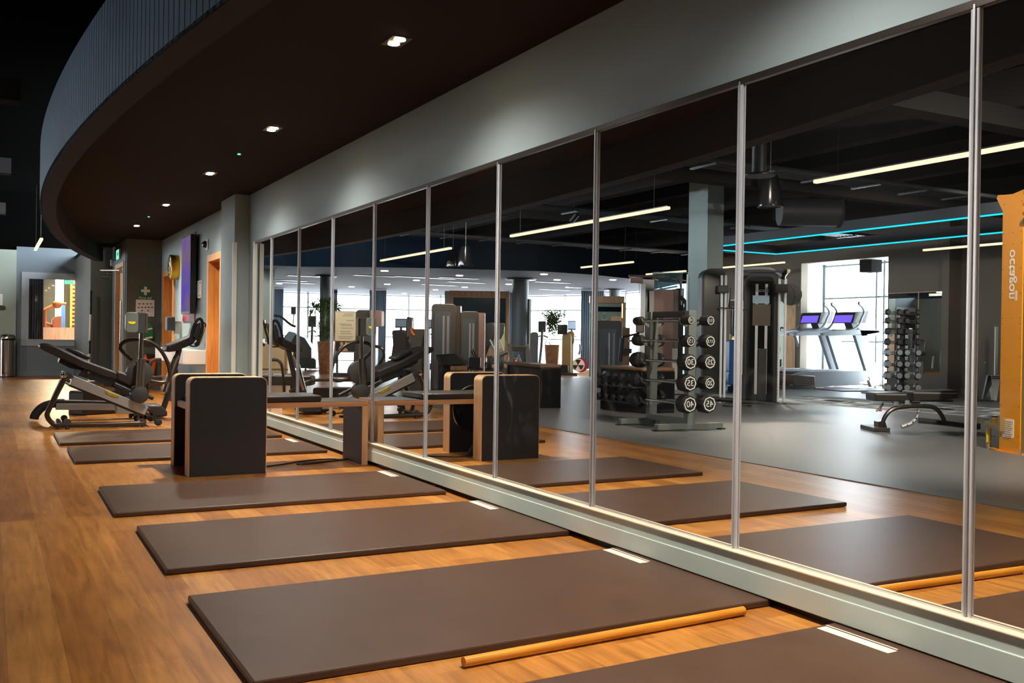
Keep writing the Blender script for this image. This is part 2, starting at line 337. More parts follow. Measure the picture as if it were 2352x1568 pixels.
# far part of the mirror wall with two door openings
ww = MB()
for a, b, z0 in ((11.55, 12.22, 0), (12.22, 12.98, 1.95), (12.98, 15.75, 0), (15.75, 16.68, 1.93), (16.68, 17.05, 0)): ww.box(0, .2, a, b, z0, 2.52)
struct('wall_right_far', ww, M['wall'])
struct('wall_pillar', MB().box(-.155, .2, 10.86, 11.58, 0, 2.52), M['wall'], bevel=.003)
struct('wall_first_aid', MB().box(-.55, .2, 17.05, 17.2, 0, 2.52), M['wall_dark'])
wd = MB(); wd.box(-.56, -.36, 17.2, 17.42, 0, 2.52).box(-.56, -.36, 18.5, 19.1, 0, 2.52).box(-.56, -.36, 17.42, 18.5, 2.12, 2.52)
struct('wall_door_bay', wd, M['wall_blue'])
struct('wall_recess', MB().box(-.93, -.36, 19.1, 22.8, 0, 2.52), M['wall_dark'])
# far wall with the window opening of the studio
fw = MB(); WX0, WX1, WZ0, WZ1 = -1.90, -.44, .74, 2.12
fw.box(-2.06, WX0, 22.8, 23.0, 0, 2.74).box(WX1, .2, 22.8, 23.0, 0, 2.74).box(WX0, WX1, 22.8, 23.0, 0, WZ0).box(WX0, WX1, 22.8, 23.0, WZ1, 2.74)
struct('wall_far', fw, M['wall_blue'])
struct('wall_far_pale', MB().box(-3.40, -2.06, 22.74, 23.0, 0, 2.66), M['pale'])
struct('wall_far_upper', MB().box(-3.4, .2, 22.85, 23.0, 2.66, 3.9), M['black'])
struct('baseboard_far', MB().box(-2.08, -.93, 22.77, 22.8, 0, .12), M['wall_blue'], bevel=.006)
# the opposite wall (behind the camera's left): seen in the mirror
ow = MB(); XW = -13.5
ow.box(XW-.2, XW, -6, 13.47, 0, 3.9).box(XW-.2, XW, 15.85, 19.6, 0, 3.9).box(XW-.2, XW, 13.47, 15.85, 2.72, 3.9)
struct('wall_left', ow, M['taupe'])
rc = MB(); rc.box(XW-1.0, XW-.2, 15.85, 16.05, -.05, 2.95).box(XW-1.0, XW-.2, 13.27, 13.47, -.05, 2.95).box(XW-1.0, XW-.2, 13.27, 16.05, 2.72, 2.92)
struct('wall_window_reveal', rc, M['pale'])
struct('baseboard_left', MB().box(XW, XW+.03, -6, 13.4, 0, .14), M['taupe'], bevel=.006)
struct('wall_left_pier', MB().box(XW, XW+.34, 9.4, 10.62, 0, 3.9).box(XW, XW+.34, 11.8, 11.95, 0, 3.9), M['taupe'])
struct('wall_back', MB().box(-14.6, .3, -6.2, -6, 0, 3.9), M['wall_dark'])
struct('ceiling', MB().box(-17.5, .4, -6.2, 35, 3.9, 4.0), M['black'])
# ---- curved bulkhead over the mat area
CX, CY_, CR = 36.5314, 9.177, 38.6517
def arc(r, y0, y1, n):
    return [(CX-math.sqrt(r*r-(y-CY_)**2), y) for y in np.linspace(y0, y1, n)]
ring = MB(); o = arc(CR, -2.6, 18.9, 90); i_ = arc(CR-.13, -2.6, 18.9, 90)
n = len(o)
vs = [(x, y, z) for z in (2.245, 2.77) for (x, y) in o] + [(x, y, z) for z in (2.245, 2.77) for (x, y) in i_]
fs = []
for k in range(n-1):
    fs += [(k, k+1, n+k+1, n+k), (2*n+k, 3*n+k, 3*n+k+1, 2*n+k+1), (k, 2*n+k, 2*n+k+1, k+1), (n+k, n+k+1, 3*n+k+1, 3*n+k)]
ring.add(vs, fs); struct('ceiling_bulkhead', ring, M['soffit'], smooth=True)
sl = MB(); per = .078; th0 = math.asin((-2.6-CY_)/CR); th1 = math.asin((18.9-CY_)/CR); k = 0; t = th0
while t < th1:
    a, b = t, t+per*.86/CR
    p = [(CX-(CR+dr)*math.cos(q), CY_+(CR+dr)*math.sin(q)) for q in (a, b) for dr in (.004, .022)]
    sl.add([(p[0][0], p[0][1], 2.25), (p[1][0], p[1][1], 2.25), (p[3][0], p[3][1], 2.25), (p[2][0], p[2][1], 2.25),
            (p[0][0], p[0][1], 2.80), (p[1][0], p[1][1], 2.80), (p[3][0], p[3][1], 2.80), (p[2][0], p[2][1], 2.80)],
           [(4, 7, 6, 5), (0, 4, 5, 1), (1, 5, 6, 2), (2, 6, 7, 3), (3, 7, 4, 0)])
    t += per/CR
struct('trim_2', sl, M['slat'])
gp = MB(); og = arc(CR+.004, -2.6, 18.9, 90)
gp.add([(x, y, 2.26) for x, y in og]+[(x, y, 2.79) for x, y in og], [(k, k+1, n+k+1, n+k) for k in range(n-1)]); struct('trim_3', gp, M['slatgap'])
sc = MB(); i2 = arc(CR-.1, -2.6, 18.9, 60)
sc.prism([(.3, -2.6)]+[(x, y) for x, y in i2]+[(-.93, 19.1), (-.93, 22.8), (.3, 22.8)], 2.52, 2.6, 'xy'); struct('ceiling_soffit', sc, M['ceil'])
struct('ceiling_soffit_top', MB().prism([(.3, -2.6)]+[(x, y) for x, y in i2]+[(-.93, 19.1), (.3, 19.1)], 2.74, 2.77, 'xy'), M['black'])
# ---- plinth below the mirrors
struct('baseboard_right', MB().box(-.041, .004, -3, 10.80, .030, .110), M['plinth'], bevel=.003)
struct('trim_8', MB().box(.0, .005, -3, 10.86, 0, .16), M['blk'])
struct('baseboard_right_upper', MB().box(-.036, .004, -3, 10.80, .110, .158), M['plinth'])
struct('trim_4', MB().box(-.044, .02, -3, 10.52, .158, .166), M['sill'], bevel=.003)
struct('trim_5', MB().box(-.175, -.13, 10.835, 10.86, 0, 1.98).box(-.02, .006, 10.50, 10.56, .1, 1.97), M['white'])
# ---- mirror panels, each its own pane, joined by aluminium strips
Y0 = 1.8262
mp = T('tall_mirror', 'tall wall mirror panel nearest the camera at the right edge', 'mirror', (0, Y0-1, MH0))
mp.part('glass', MB().box(-.004, .004, .003, .997, .0, MH1-MH0), M['mirror'])
mp.part('bottom_clip', MB().box(-.008, .0, .006, .994, -.006, .006), M['alu'])
ordn = ['second', 'third', 'fourth', 'fifth', 'sixth', 'seventh', 'eighth', 'ninth', 'tenth']
for k in range(8):
    dup(mp, (0, Y0+k, MH0), label='tall wall mirror panel, %s from the camera end of the mirror wall' % ordn[k])
ml = T('tall_mirror', 'narrow last mirror panel beside the grey pillar', 'mirror', (0, Y0+8, MH0))
ml.part('glass', MB().box(-.004, .004, .006, .66, 0, MH1-MH0), M['mirror'])
st = T('mirror_edge_strip', 'clear aluminium strip between the first two mirrors, at the far right of the photo', 'strip', (0, Y0, MH0-.004))
st.part('strip_body', MB().box(-.013, -.0045, -.017, .012, 0, MH1-MH0+.006), M['pvc'], bevel=.002)
st.part('strip_ridge', MB().box(-.018, -.0132, -.006, .002, 0, MH1-MH0+.004), M['alumatte'], bevel=.001)
for k in range(1, 9):
    dup(st, (0, Y0+k, MH0-.004), label='slim aluminium strip joining two mirrors, %s from the camera end' % (['', 'second', 'third', 'fourth', 'fifth', 'sixth', 'seventh', 'eighth', 'ninth'][k]))
tag(st.e, group='aluminium strips between the mirrors')
tr = T('mirror_top_rail', 'dark polished metal rail capping the row of wall mirrors', 'rail', (0, 0, MH1-.012))
tr.part('rail', MB().box(-.016, .006, -3, 10.5, .0, .026), M['gunmetal'], bevel=.002)
# ---- dark ceiling services seen above
def beam(name, label, x, y0, y1, z0, z1, w, along='y', mt='beam', group=None, cat='beam'):
    t = T(name, label, cat, ((x, y0, z0) if along == 'y' else (y0, x, z0)), group=group)
    if along == 'y': t.part('flange', MB().box(-w/2, w/2, 0, y1-y0, 0, z1-z0), M[mt])
    else: t.part('flange', MB().box(0, y1-y0, -w/2, w/2, 0, z1-z0), M[mt])
    return t
for x, lb in ((-2.75, 'nearest the curved bulkhead'), (-4.15, 'second from the bulkhead'), (-6.6, 'in the middle of the hall'), (-9.2, 'above the cable machines'), (-12.4, 'nearest the window wall')):
    beam('roof_beam', 'long dark roof beam running with the mirrors, '+lb, x, -5.8, 26, 3.35, 3.75, .22, group='long roof beams')
for y, lb in ((6.2, 'over the octagon post'), (10.4, 'over the free weights'), (15.2, 'over the cable machines'), (20.5, 'over the edge of the white ceiling')):
    beam('cross_beam', 'dark cross beam under the black ceiling, '+lb, y, -13.4, -2.3, 3.15, 3.36, .24, along='x', group='cross roof beams')
for y in (8.6, 13.0, 17.8):
    t = T('cable_tray', 'grey ribbed cable tray under the ceiling, %s' % {8.6: 'nearest the camera', 13.0: 'the middle one', 17.8: 'farthest down the hall'}[y], 'cable tray', (-13.3, y, 3.0), group='cable trays')
    b = MB()
    for k in range(5): b.cyl((0, k*.09, .04), (10.6, k*.09, .04), .028, n=8)
    t.part('pipes', b, M['duct'], smooth=True)
    for k in range(12): t.part('bracket', MB().box(.4+k*.9, .44+k*.9, -.05, .42, -.01, .01), M['duct'])
    pass
t = T('air_duct', 'large curved dark air duct hanging above the cable machines', 'duct', (7.82, 10.0, 2.50), rot=-28.6, virt=True)
t.part('duct_body', MB().cyl((-.5, 0, .32), (.36, 0, .32), .20, n=28), M['duct'], smooth=True)
t.part('flange', MB().cyl((.34, 0, .32), (.37, 0, .32), .215, n=28), M['beam'])
# pendant loudspeakers / lamps (bell shaped), placed by the hall grid
bell = T('pendant_speaker', 'black bell shaped pendant speaker under a silver flexible pipe, nearest the camera', 'speaker', (6.4, 7.55, 2.30), virt=True, group='bell shaped pendant speakers')
bell.part('shade', MB().lathe([(.045, .34), (.075, .335), (.10, .24), (.125, .10), (.14, .02), (.14, 0), (.118, 0), (.11, .05)], n=28), M['blkgloss'], smooth=True)
bell.part('grille', MB().cyl((0, 0, .01), (0, 0, .02), .118, n=24), M['charcoal'])
bell.part('cable', MB().cyl((0, 0, .33), (0, 0, 1.55), .004, n=6), M['blk'])
def bell_at(px, py0, py1, label):
    # distance from the drawn height of the bell
    d = .34*FPX/(py1-py0); P = onD(px, py1, d); return dup(bell, (P[0], P[1], P[2]), label=label)
P = onD(1770, 475, .34*FPX/72); bell.loc = P; bell.e.location = (-P[0], P[1], P[2])
bell_at(1461, 607, 641, 'brownish bell shaped pendant speaker above the weight machines')
bell_at(1041, 572, 611, 'black bell shaped pendant speaker before the white slatted ceiling')
bell_at(1070, 566, 611, 'black bell shaped pendant speaker, right one of the pair before the white ceiling')
for px, py, r, lb in ((775, 593, 9, 'in front of the round column'), (1745, 405, 28, 'above the barbell rack')):
    d = .11*FPX/r; P = onD(px, py, d)
    t = T('exhaust_vent', 'black ceiling pipe with a flat round disc, '+lb, 'vent', (P[0], P[1], P[2]), virt=True, group='round disc vents')
    t.part('disc', MB().lathe([(.14, 0), (.14, .012), (.09, .03)], n=26), M['blk'], smooth=True)
    t.part('pipe', MB().cyl((0, 0, .02), (0, 0, 3.3-P[2]), .065, n=18), M['duct'], smooth=True)
# ---- linear lamps
def linear_lamp(x, y0, y1, z, label):
    t = T('linear_lamp', label, 'lamp', (x, y0, z), group='hanging linear lamps')
    L = y1-y0
    t.part('housing', MB().box(-.02, .02, 0, L, .034, .05), M['blk'], bevel=.003)
    t.part('diffuser', MB().box(-.026, .026, .0, L, 0, .034), M['warmlight'])
    t.part('wire', MB().cyl((0, .3, .05), (0, .3, 3.9-z), .0022, n=5), M['blk']); t.part('wire', MB().cyl((0, L-.3, .05), (0, L-.3, 3.9-z), .0022, n=5), M['blk'])
    return t
ZL = 2.6
linear_lamp(-4.92, 9.62, 13.75, ZL, 'long warm linear lamp between the fifth and third mirror joints'.replace('between the fifth and third mirror joints', 'in the middle of the hall, reflected left of the square column'))
linear_lamp(-4.94, 3.1, 7.21, ZL, 'long warm linear lamp nearest the camera, in front of the octagon post')
linear_lamp(-5.02, 16.3, 20.0, ZL, 'warm linear lamp farthest down the row, before the white slatted ceiling')
linear_lamp(-9.55, 16.8, 19.4, ZL, 'short warm linear lamp beside the bell shaped speaker')
linear_lamp(-12.1, 18.2, 21.1, ZL, 'warm linear lamp partly behind the square column')
linear_lamp(-12.05, 14.9, 17.4, ZL, 'warm linear lamp just above the cable machine by the window')
linear_lamp(-12.0, 7.6, 11.45, ZL, 'warm linear lamp in front of the brown wall beside the window')
linear_lamp(-1.74, 19.2, 21.9, ZL, 'warm linear lamp at the far left, outside the curved bulkhead')
# ---- blue lit ceiling frame
bf = T('blue_lit_frame', 'grey rectangular ceiling frame edged with blue light strips', 'ceiling light frame', (-11.6, 2.0, 2.75))
fb = MB(); X1 = 2.0; YE = 12.55
fb.box(0, .12, 0, YE, 0, .16).box(X1, X1+.12, 0, YE, 0, .16).box(0, X1+.12, YE, YE+.12, 0, .16).box(0, X1+.12, -.12, 0, 0, .16)
bf.part('frame', fb, M['duct'], bevel=.004)
lb = MB(); lb.box(.04, .075, .01, YE, -.018, .0).box(X1+.04, X1+.075, .01, YE, -.018, 0).box(.04, X1+.04, YE+.04, YE+.075, -.018, 0)
bf.part('light_strip', lb, M['bluelight'])
# ---- downlights in the dark ceiling
dl = T('downlight', 'twin bulb recessed downlight nearest the camera in the dark ceiling', 'downlight', (-.665, 4.75, 2.519), group='recessed downlights in the dark ceiling')
dl.part('bezel', MB().box(-.055, .055, -.09, .09, -.002, .004), M['gunmetal'], bevel=.001)
for s_ in (-1, 1): dl.part('bulb', MB().lathe([(.001, -.006), (.03, -.005), (.032, -.002)], c=(0, s_*.042, 0), n=18), M['bulb'])
for y, nm in ((7.26, 'second'), (9.61, 'third'), (12.27, 'fourth'), (14.93, 'fifth, farthest')): dup(dl, (-.67, y, 2.519), label='recessed downlight in the dark ceiling, %s from the camera' % nm)
for y in (4.75, 7.26, 9.61, 12.27, 14.93, 2.2, -.3): spot((-.70, y, 2.49), 52, 152, 1.0, (1, .95, .88), .06); spot((-.66, y, 2.49), 120, 88, 1.0, (1, .86, .68))
for P_, nm in (((-.66, 8.42), 'nearer'), ((-.68, 13.65), 'farther')):
    t = T('indicator_light', 'tiny green indicator light in the dark ceiling, %s one' % nm, 'indicator light', (P_[0], P_[1], 2.519)); t.part('lens', MB().cyl((0, 0, -.008), (0, 0, .002), .014, n=10), M['exitgreen'])

# ---- far hall with the white slatted ceiling (virtual coordinates are flipped to the real side)
G = [(3.4, 23.4), (3.4, 32.0), (5.8, 32.9), (8.2, 33.2), (12.0, 32.2), (14.2, 29.6), (15.4, 26.5), (15.0, 23.5), (13.9, 20.8), (13.6, 19.5)]
EDGE = [(2.56, 21.02), (3.6, 20.9), (4.9, 20.0), (6.1, 19.4), (7.4, 19.0), (8.3, 18.7), (9.9, 18.9), (11.1, 19.4), (12.4, 19.9), (13.6, 20.2)]
ZC = 2.47
cp = MB(); cp.prism(EDGE + [(13.9, 20.9), (15.1, 23.5), (15.5, 26.5), (14.3, 29.7), (12.1, 32.4), (8.2, 33.5), (5.8, 33.2), (3.3, 32.9), (3.38, 22.72), (2.56, 22.7)], ZC, ZC+.08, 'xy')
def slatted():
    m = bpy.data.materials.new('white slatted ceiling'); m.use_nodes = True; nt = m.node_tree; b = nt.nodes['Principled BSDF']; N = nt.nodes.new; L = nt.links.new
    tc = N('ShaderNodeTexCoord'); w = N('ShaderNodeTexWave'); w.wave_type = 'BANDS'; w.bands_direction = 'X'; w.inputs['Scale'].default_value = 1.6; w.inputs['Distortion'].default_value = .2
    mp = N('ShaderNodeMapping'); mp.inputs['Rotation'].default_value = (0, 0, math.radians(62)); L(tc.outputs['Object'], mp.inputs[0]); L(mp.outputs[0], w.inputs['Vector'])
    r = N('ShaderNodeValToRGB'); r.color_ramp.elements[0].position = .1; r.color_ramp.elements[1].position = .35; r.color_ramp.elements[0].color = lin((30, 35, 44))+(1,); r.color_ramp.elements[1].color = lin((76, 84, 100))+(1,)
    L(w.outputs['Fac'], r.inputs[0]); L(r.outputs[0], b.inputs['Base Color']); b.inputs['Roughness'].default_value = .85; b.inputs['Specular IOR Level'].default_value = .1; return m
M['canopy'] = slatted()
struct('ceiling_far', cp, M['canopy'], flip=True)
fa = MB()
for a, b in zip(EDGE[:-1], EDGE[1:]): fa.bar((a[0], a[1], ZC+.36), (b[0], b[1], ZC+.36), .03, .72)
struct('trim_6', fa, M['bluefascia'], flip=True)
wn = 0
def lerp(a, b, t): return (a[0]+(b[0]-a[0])*t, a[1]+(b[1]-a[1])*t)
def glaz(a, b, mull):
    global wn
    wn += 1
    fr = MB(); L = math.hypot(b[0]-a[0], b[1]-a[1])
    for z in (.06, .92, 1.92, 2.42): fr.bar((a[0], a[1], z), (b[0], b[1], z), .04, .04)
    for t in mull: p = lerp(a, b, t); fr.cbox((p[0], p[1], 1.23), (.06, .06, 2.46))
    struct('window_%d' % wn, fr, M['winframe'], flip=True)
glaz(G[1], G[2], [0, 1]); glaz(G[2], G[3], [.0, .62]); glaz(G[3], G[4], [0, .35, .7]); glaz(G[4], G[5], [0, .45]); glaz(G[5], G[6], [0, .5]); glaz(G[6], G[7], [0, .5]); glaz(G[7], G[8], [0, .45]); 
struct('wall_far_side', MB().box(-3.40, -3.28, 23.0, 33, 0, 3.9), M['pale'])
fu = MB()
for a, b in zip(G[1:-1], G[2:]): fu.bar((a[0], a[1]+.1, 3.2), (b[0], b[1]+.1, 3.2), .08, 1.45)
struct('wall_far_head', fu, M['black'], flip=True)
struct('wall_left_end', MB().box(-14.0, -13.3, 19.4, 19.6, 0, 3.9), M['taupe'])
# sky portal over the far glazing
area('window_portal', (-11.2, 34.6, 1.25), (17, 2.5), 1, (1, 1, 1), (math.radians(90), 0, math.radians(180)), True)
area('window_portal', (-16.4, 26.0, 1.25), (14, 2.5), 1, (1, 1, 1), (math.radians(90), 0, math.radians(270)), True)
# curtains: one gathered curtain per window joint
def curtain(px, py, w, label, d=None):
    P = onD(px, py, min(32, float((onZ(px, py, ZC)-CAM)@F_))-.6); t = T('curtain', label, 'curtain', (P[0], P[1], 0), rot=-28.6, group='blue grey curtains', virt=True)
    b = MB(); n = 40; top = []; 
    pts = [(-w/2+w*i/n, .035*math.sin(i*2*math.pi/4.0)+.01*math.sin(i*1.7)) for i in range(n+1)]
    vs = [(x, y, z) for z in (.03, 2.44) for x, y in pts]; m = n+1
    b.add(vs, [(k, k+1, m+k+1, m+k) for k in range(n)])
    o = t.part('cloth', b, M['curtain'], smooth=True); s = o.modifiers.new('solid', 'SOLIDIFY'); s.thickness = .008
    t.part('rail', MB().box(-w/2, w/2, -.02, .02, 2.43, 2.46), M['alumatte'])
for px, py, w, lb in ((633, 672, .55, 'blue grey pleated curtain nearest the pale partition wall'), (869, 684, .55, 'blue grey pleated curtain left of the timber screen wall'), (771, 681, .12, 'narrow gathered curtain right of the round column with the palm'), (1173, 687, .36, 'blue grey pleated curtain right of the timber screen wall'), (1362, 668, .7, 'blue grey curtain behind the timber framed mirror')):
    curtain(px, py, w, lb)
# round columns
def column(px, py, r, label):
    P = onZ(px, py, 0); t = T('round_column', label, 'column', (P[0]+.16, P[1]+.5, 0), virt=True, group='round columns')
    t.part('shaft', MB().cyl((0, 0, 0), (0, 0, ZC-.03), r, n=32), M['colm'], smooth=True)
    t.part('collar', MB().cyl((0, 0, ZC-.04), (0, 0, ZC-.005), r*1.9, n=32), M['blk'], smooth=True)
    t.part('cover_strip', MB().box(r*.75, r*1.02, -r*.9, -r*.3, 0, 1.95), M['alumatte'])
column(746, 858, .145, 'slim dark round column behind the tall palm planter')
column(1203, 864, .21, 'thick dark blue round column right of the timber screen wall')
column(1422, 853, .17, 'dark round column behind the timber framed mirror')
# lights and vents in the white ceiling
dw = T('ceiling_spot', 'bright twin spot in the white slatted ceiling, near its edge', 'downlight', (5.0, 20.4, ZC), virt=True, group='spots in the white slatted ceiling')
dw.part('lens', MB().cyl((0, 0, -.014), (0, 0, 0), .085, n=16), M['bulbw'])
first = True
for px, py, lb in ((884, 621.5, 'twin spot nearest the fascia, left of a mirror joint'), (618, 649, 'warm spot at the far left end of the white ceiling'), (642, 650.5, 'warm spot second from the far left of the white ceiling'), (808, 658, 'spot right of the round column'), (890, 652, 'spot right of the fifth mirror joint'), (957, 643, 'bright spot above the seat backs'), (1056, 632, 'bright spot above the timber screen wall'), (1068, 659, 'white spot just above the timber screen wall'), (929, 673, 'small spot far back near the windows'), (1001, 665, 'small faint spot far back'), (1250, 629, 'twin spot right of the thick column, nearest the fascia'), (1280, 642, 'spot above the bamboo planter'), (1306, 659, 'spot farther back above the bamboo planter'), (1169, 652, 'spot left of the thick column'), (1408, 642, 'twin spot at the right end of the white ceiling')):
    P = onZ(px, py, ZC)
    if first: dw.loc = P; dw.e.location = (-P[0], P[1], P[2]); dw.e['label'] = 'ceiling '+lb; first = False
    else: dup(dw, tuple(P), label='ceiling '+lb)
cv = T('ceiling_vent', 'v', 'vent', (5, 22, ZC), virt=True, group='black vents in the white slatted ceiling')
cv.part('slot', MB().box(-.55, .55, -.13, .13, -.012, 0), M['blk'])
first = True
for px, py, lb in ((662, 643.5, 'left of the round column'), (680, 649, 'farther back, left of the round column'), (710, 634, 'just left of the column with the palm'), (862, 633, 'right of the round column'), (955, 636, 'above the seat backs, left one'), (1002, 638.5, 'above the seat backs, right one'), (1055, 638, 'left of the sixth joint, above the timber wall'), (1073, 648, 'just above the timber screen wall'), (1010, 654, 'small one far back before the timber wall'), (1270, 648, 'right of the thick column'), (1276, 665, 'far back above the bamboo'), (1338, 660.5, 'beside the fourth mirror joint')):
    P = onZ(px, py, ZC)
    if first: cv.loc = P; cv.e.location = (-P[0], P[1], P[2]); cv.e['label'] = 'black slot vent in the white ceiling, '+lb; first = False
    else: dup(cv, tuple(P), label='black slot vent in the white ceiling, '+lb)
# opposite wall: square column, wall mirrors, window frame in the reveal
QC = onZ(1620, 919, 0); qy = float(onX(1580, 700, QC[0])[1]); qx = float(onY(1660, 700, QC[1])[0])
struct('wall_square_column', MB().box(QC[0], qx, QC[1], qy, 0, 3.9), M['wall'], flip=True)
struct('trim_7', MB().box(QC[0]-.015, QC[0]+.03, QC[1]-.015, QC[1]+.03, 0, 2.05).box(QC[0]-.015, QC[0]+.02, qy-.03, qy+.015, 0, 2.05), M['white'], flip=True)
wf = MB()
for z in (.05, .98, 1.95, 2.68): wf.box(-14.25, -14.21, 13.47, 15.85, z-.018, z+.018)
for y in (13.5, 14.16, 14.36, 15.82): wf.box(-14.26, -14.2, y-.02, y+.02, 0, 2.72)
struct('window_20', wf, M['winframe'])
struct('window_21', MB().box(-14.06, -13.74, 14.1, 14.42, 2.46, 2.86), M['beam'])
wm = T('wall_mirror', 'wide wall mirror between the window and the brown pier, behind the dumbbell tower', 'mirror', (XW+.012, 11.98, .36))
wm.part('glass', MB().box(-.004, .004, 0, .74, 0, 1.60), M['mirror2']); wm.part('frame', MB().box(-.006, .008, -.012, 1.462, 1.60, 1.615).box(-.006, .008, .735, .75, 0, 1.6), M['oak2'])
wm.part('glass', MB().box(-.004, .004, .75, 1.45, 0, 1.60), M['mirror2'])
w2 = T('wall_mirror', 'wall mirror beside the gold post, right of the brown pier', 'mirror', (XW+.012, 7.6, .36))
w2.part('glass', MB().box(-.004, .004, 0, 1.7, 0, 1.58), M['mirror2']); w2.part('frame', MB().box(-.006, .008, -.012, 1.712, 1.58, 1.6).box(-.006, .008, 1.70, 1.715, 0, 1.6), M['oak2'])
w3 = T('wall_mirror', 'wall mirror left of the window recess, behind the cable machine', 'mirror', (XW+.012, 15.98, .1))
w3.part('glass', MB().box(-.004, .004, 0, 2.2, 0, 1.85), M['mirror2']); w3.part('frame', MB().box(-.006, .008, -.012, 2.212, 1.85, 1.87), M['alumatte'])

# ---- black fill spotlights added to brighten the far wall, machines and gold post
ts = None
for i, (x, y, tx, ty, lb) in enumerate(((-2.6, 17.5, -1.6, 22.8, 'aimed at the far studio window wall'), (-4.15, 7.0, -4.6, 8.6, 'aimed at the barbell rack, nearest the camera'), (-6.6, 9.5, -6.4, 7.6, 'aimed at the weight bench'), (-6.6, 14.5, -6.0, 17.0, 'aimed at the weight machines'), (-9.2, 12.2, -8.4, 11.4, 'aimed at the cable machine'), (-4.15, 14.0, -4.4, 16.4, 'aimed at the tallest machines'), (-9.2, 7.0, -9.6, 10.0, 'aimed at the dumbbell tower'), (-3.4, 2.6, -5.3, 5.2, 'aimed at the gold rig post'))):
    t = T('fill_spotlight', 'small black fill spotlight added under a roof beam, '+lb, 'spotlight', (x, y, 3.12), group='added fill spotlights')
    d = Vector((tx-x, ty-y, 1.0-3.12)).normalized()
    t.part('can', MB().cyl(tuple(-d*.09), tuple(d*.09), .05, n=18), M['blk'], smooth=True); t.part('stem', MB().cyl((0, 0, .02), (0, 0, .24), .012, n=8), M['blk'])
    l = bpy.data.lights.new('fill_spot_bulb', 'SPOT'); l.energy = {0: 60, 7: 420}.get(i, 150); l.spot_size = math.radians(95); l.spot_blend = .9; l.color = (1, .88, .74); l.shadow_soft_size = .05
    o = bpy.data.objects.new('fill_spot_bulb', l); o.location = Vector((x, y, 3.12))+d*.12; o.rotation_euler = d.to_track_quat('-Z', 'Y').to_euler(); COL.objects.link(o)
# ================================================================ MATS AND THE SEATED MACHINE
def ymat(x, y, rot, label, W=.9609, L=1.88, worn=True):
    t = T('exercise_mat', label, 'exercise mat', (x, y, 0), rot, group='dark exercise mats along the mirror wall')
    t.part('pad', MB().box(-L, 0, 0, W, .001, .0265), M['mat_'], bevel=.006)
    b = MB(); b.box(-.105, -.062, W-.30, W-.02, .0265, .0269); o = t.part('care_label', b, M['tag'])
    t.part('label_strip', MB().box(-.052, -.045, W-.29, W-.01, .0265, .0269), M['tag'])
    return t
ymat(-.020, 2.606, .13, 'large dark foam mat in the foreground with the wooden stick lying along its near edge')
ymat(-.028, 3.976, -.54, 'dark foam mat in the middle of the three clear foreground mats')
ymat(-.074, 5.327, -.54, 'dark foam mat directly in front of the grey box seat')
ymat(-.02, 1.335, 1.0, 'nearest dark foam mat, cut off by the bottom edge of the photo', L=1.94)
ymat(-.10, 7.59, -.3, 'dark foam mat just behind the grey box seat')
ymat(-.13, 8.87, -.2, 'farthest dark foam mat, in front of the reclined bench')
t = T('wooden_stick', 'varnished wooden exercise stick lying on the floor between two mats', 'stick', (-1.31, 2.515, .0165), 0)
t.part('rod', MB().tube([(0, 0, 0), (.55, .024, 0), (1.115, .048, 0)], .0155, n=16, smooth=0), M['stick'], smooth=True)
t = T('red_clip', 'small red object in the gap between mat and skirting', 'clip', (-.022, 5.62, .004)); t.part('body', MB().box(-.008, .008, -.02, .02, 0, .012), M['red'], bevel=.002)
# box seat: two upright end boards, a low bench with a folded leg and a black pad
t = T('box_seat', 'grey laminate box seat with rounded plywood edged boards and a low bench', 'box seat', (-1.36, 6.652, 0))
def board(y0, y1, nm):
    pl = rrect(0, .522, 0, .668, .045, 6, (1, 1, 0, 0))
    b = MB().prism(pl, y0+.004, y1-.004); p = t.part(nm, b, M['ply'], bevel=.002)
    f = MB().prism(rrect(.006, .516, .0, .662, .04, 6, (1, 1, 0, 0)), y0, y0+.006); t.part('laminate_face', f, M['hpl'], parent=p)
    f = MB().prism(rrect(.006, .516, .0, .662, .04, 6, (1, 1, 0, 0)), y1-.006, y1); t.part('laminate_face', f, M['hpl'], parent=p)
board(0, .148, 'near_board'); board(.59, .72, 'far_board')
b = MB(); b.box(.02, 1.317, .155, .585, .437, .475); o = t.part('bench_top', b, M['plyh'])
t.part('laminate_top', MB().box(.02, 1.305, .157, .583, .4745, .4765), M['hpl'], parent=o)
o = t.part('bench_leg', MB().box(1.271, 1.3175, .155, .585, 0, .4365), M['ply'])
t.part('laminate_side', MB().box(1.2685, 1.272, .157, .583, .0, .434), M['hpl'], parent=o)
t.part('back_panel', MB().prism([(.08, 0), (.5, 0), (.16, .44), (.08, .44)], .3, .34), M['charcoal'])
t.part('wheel_disc', MB().cyl((.30, .575, .36), (.30, .588, .36), .2, n=40), M['blkgloss'], smooth=True)
t.part('wheel_rim', MB().tube([(.30+.2*math.cos(a*math.pi/16), .573, .36+.2*math.sin(a*math.pi/16)) for a in range(32)], .004, n=6, smooth=0, closed=True), M['steel'])
p = T('seat_pad', 'flat black padded cushion lying on the box seat bench', 'cushion', (-1.30, 6.80, .4765))
p.part('pad', MB().box(0, .90, .01, .42, 0, .046), M['vinyl'], bevel=.012, smooth=True, seg=3)
t = T('floor_cable', 'thin black cable looped on the floor under the box seat', 'cable', (-.84, 6.9, .006))
t.part('cord', MB().tube([(-.3, .1, 0), (.02, .02, 0), (.2, .10, 0), (.42, .26, 0), (.62, .30, 0), (.70, .20, 0), (.5, .13, 0), (.3, .12, 0), (.34, .05, 0), (.6, .16, 0), (.76, .22, 0)], .0055, n=6), M['blk'], smooth=True)

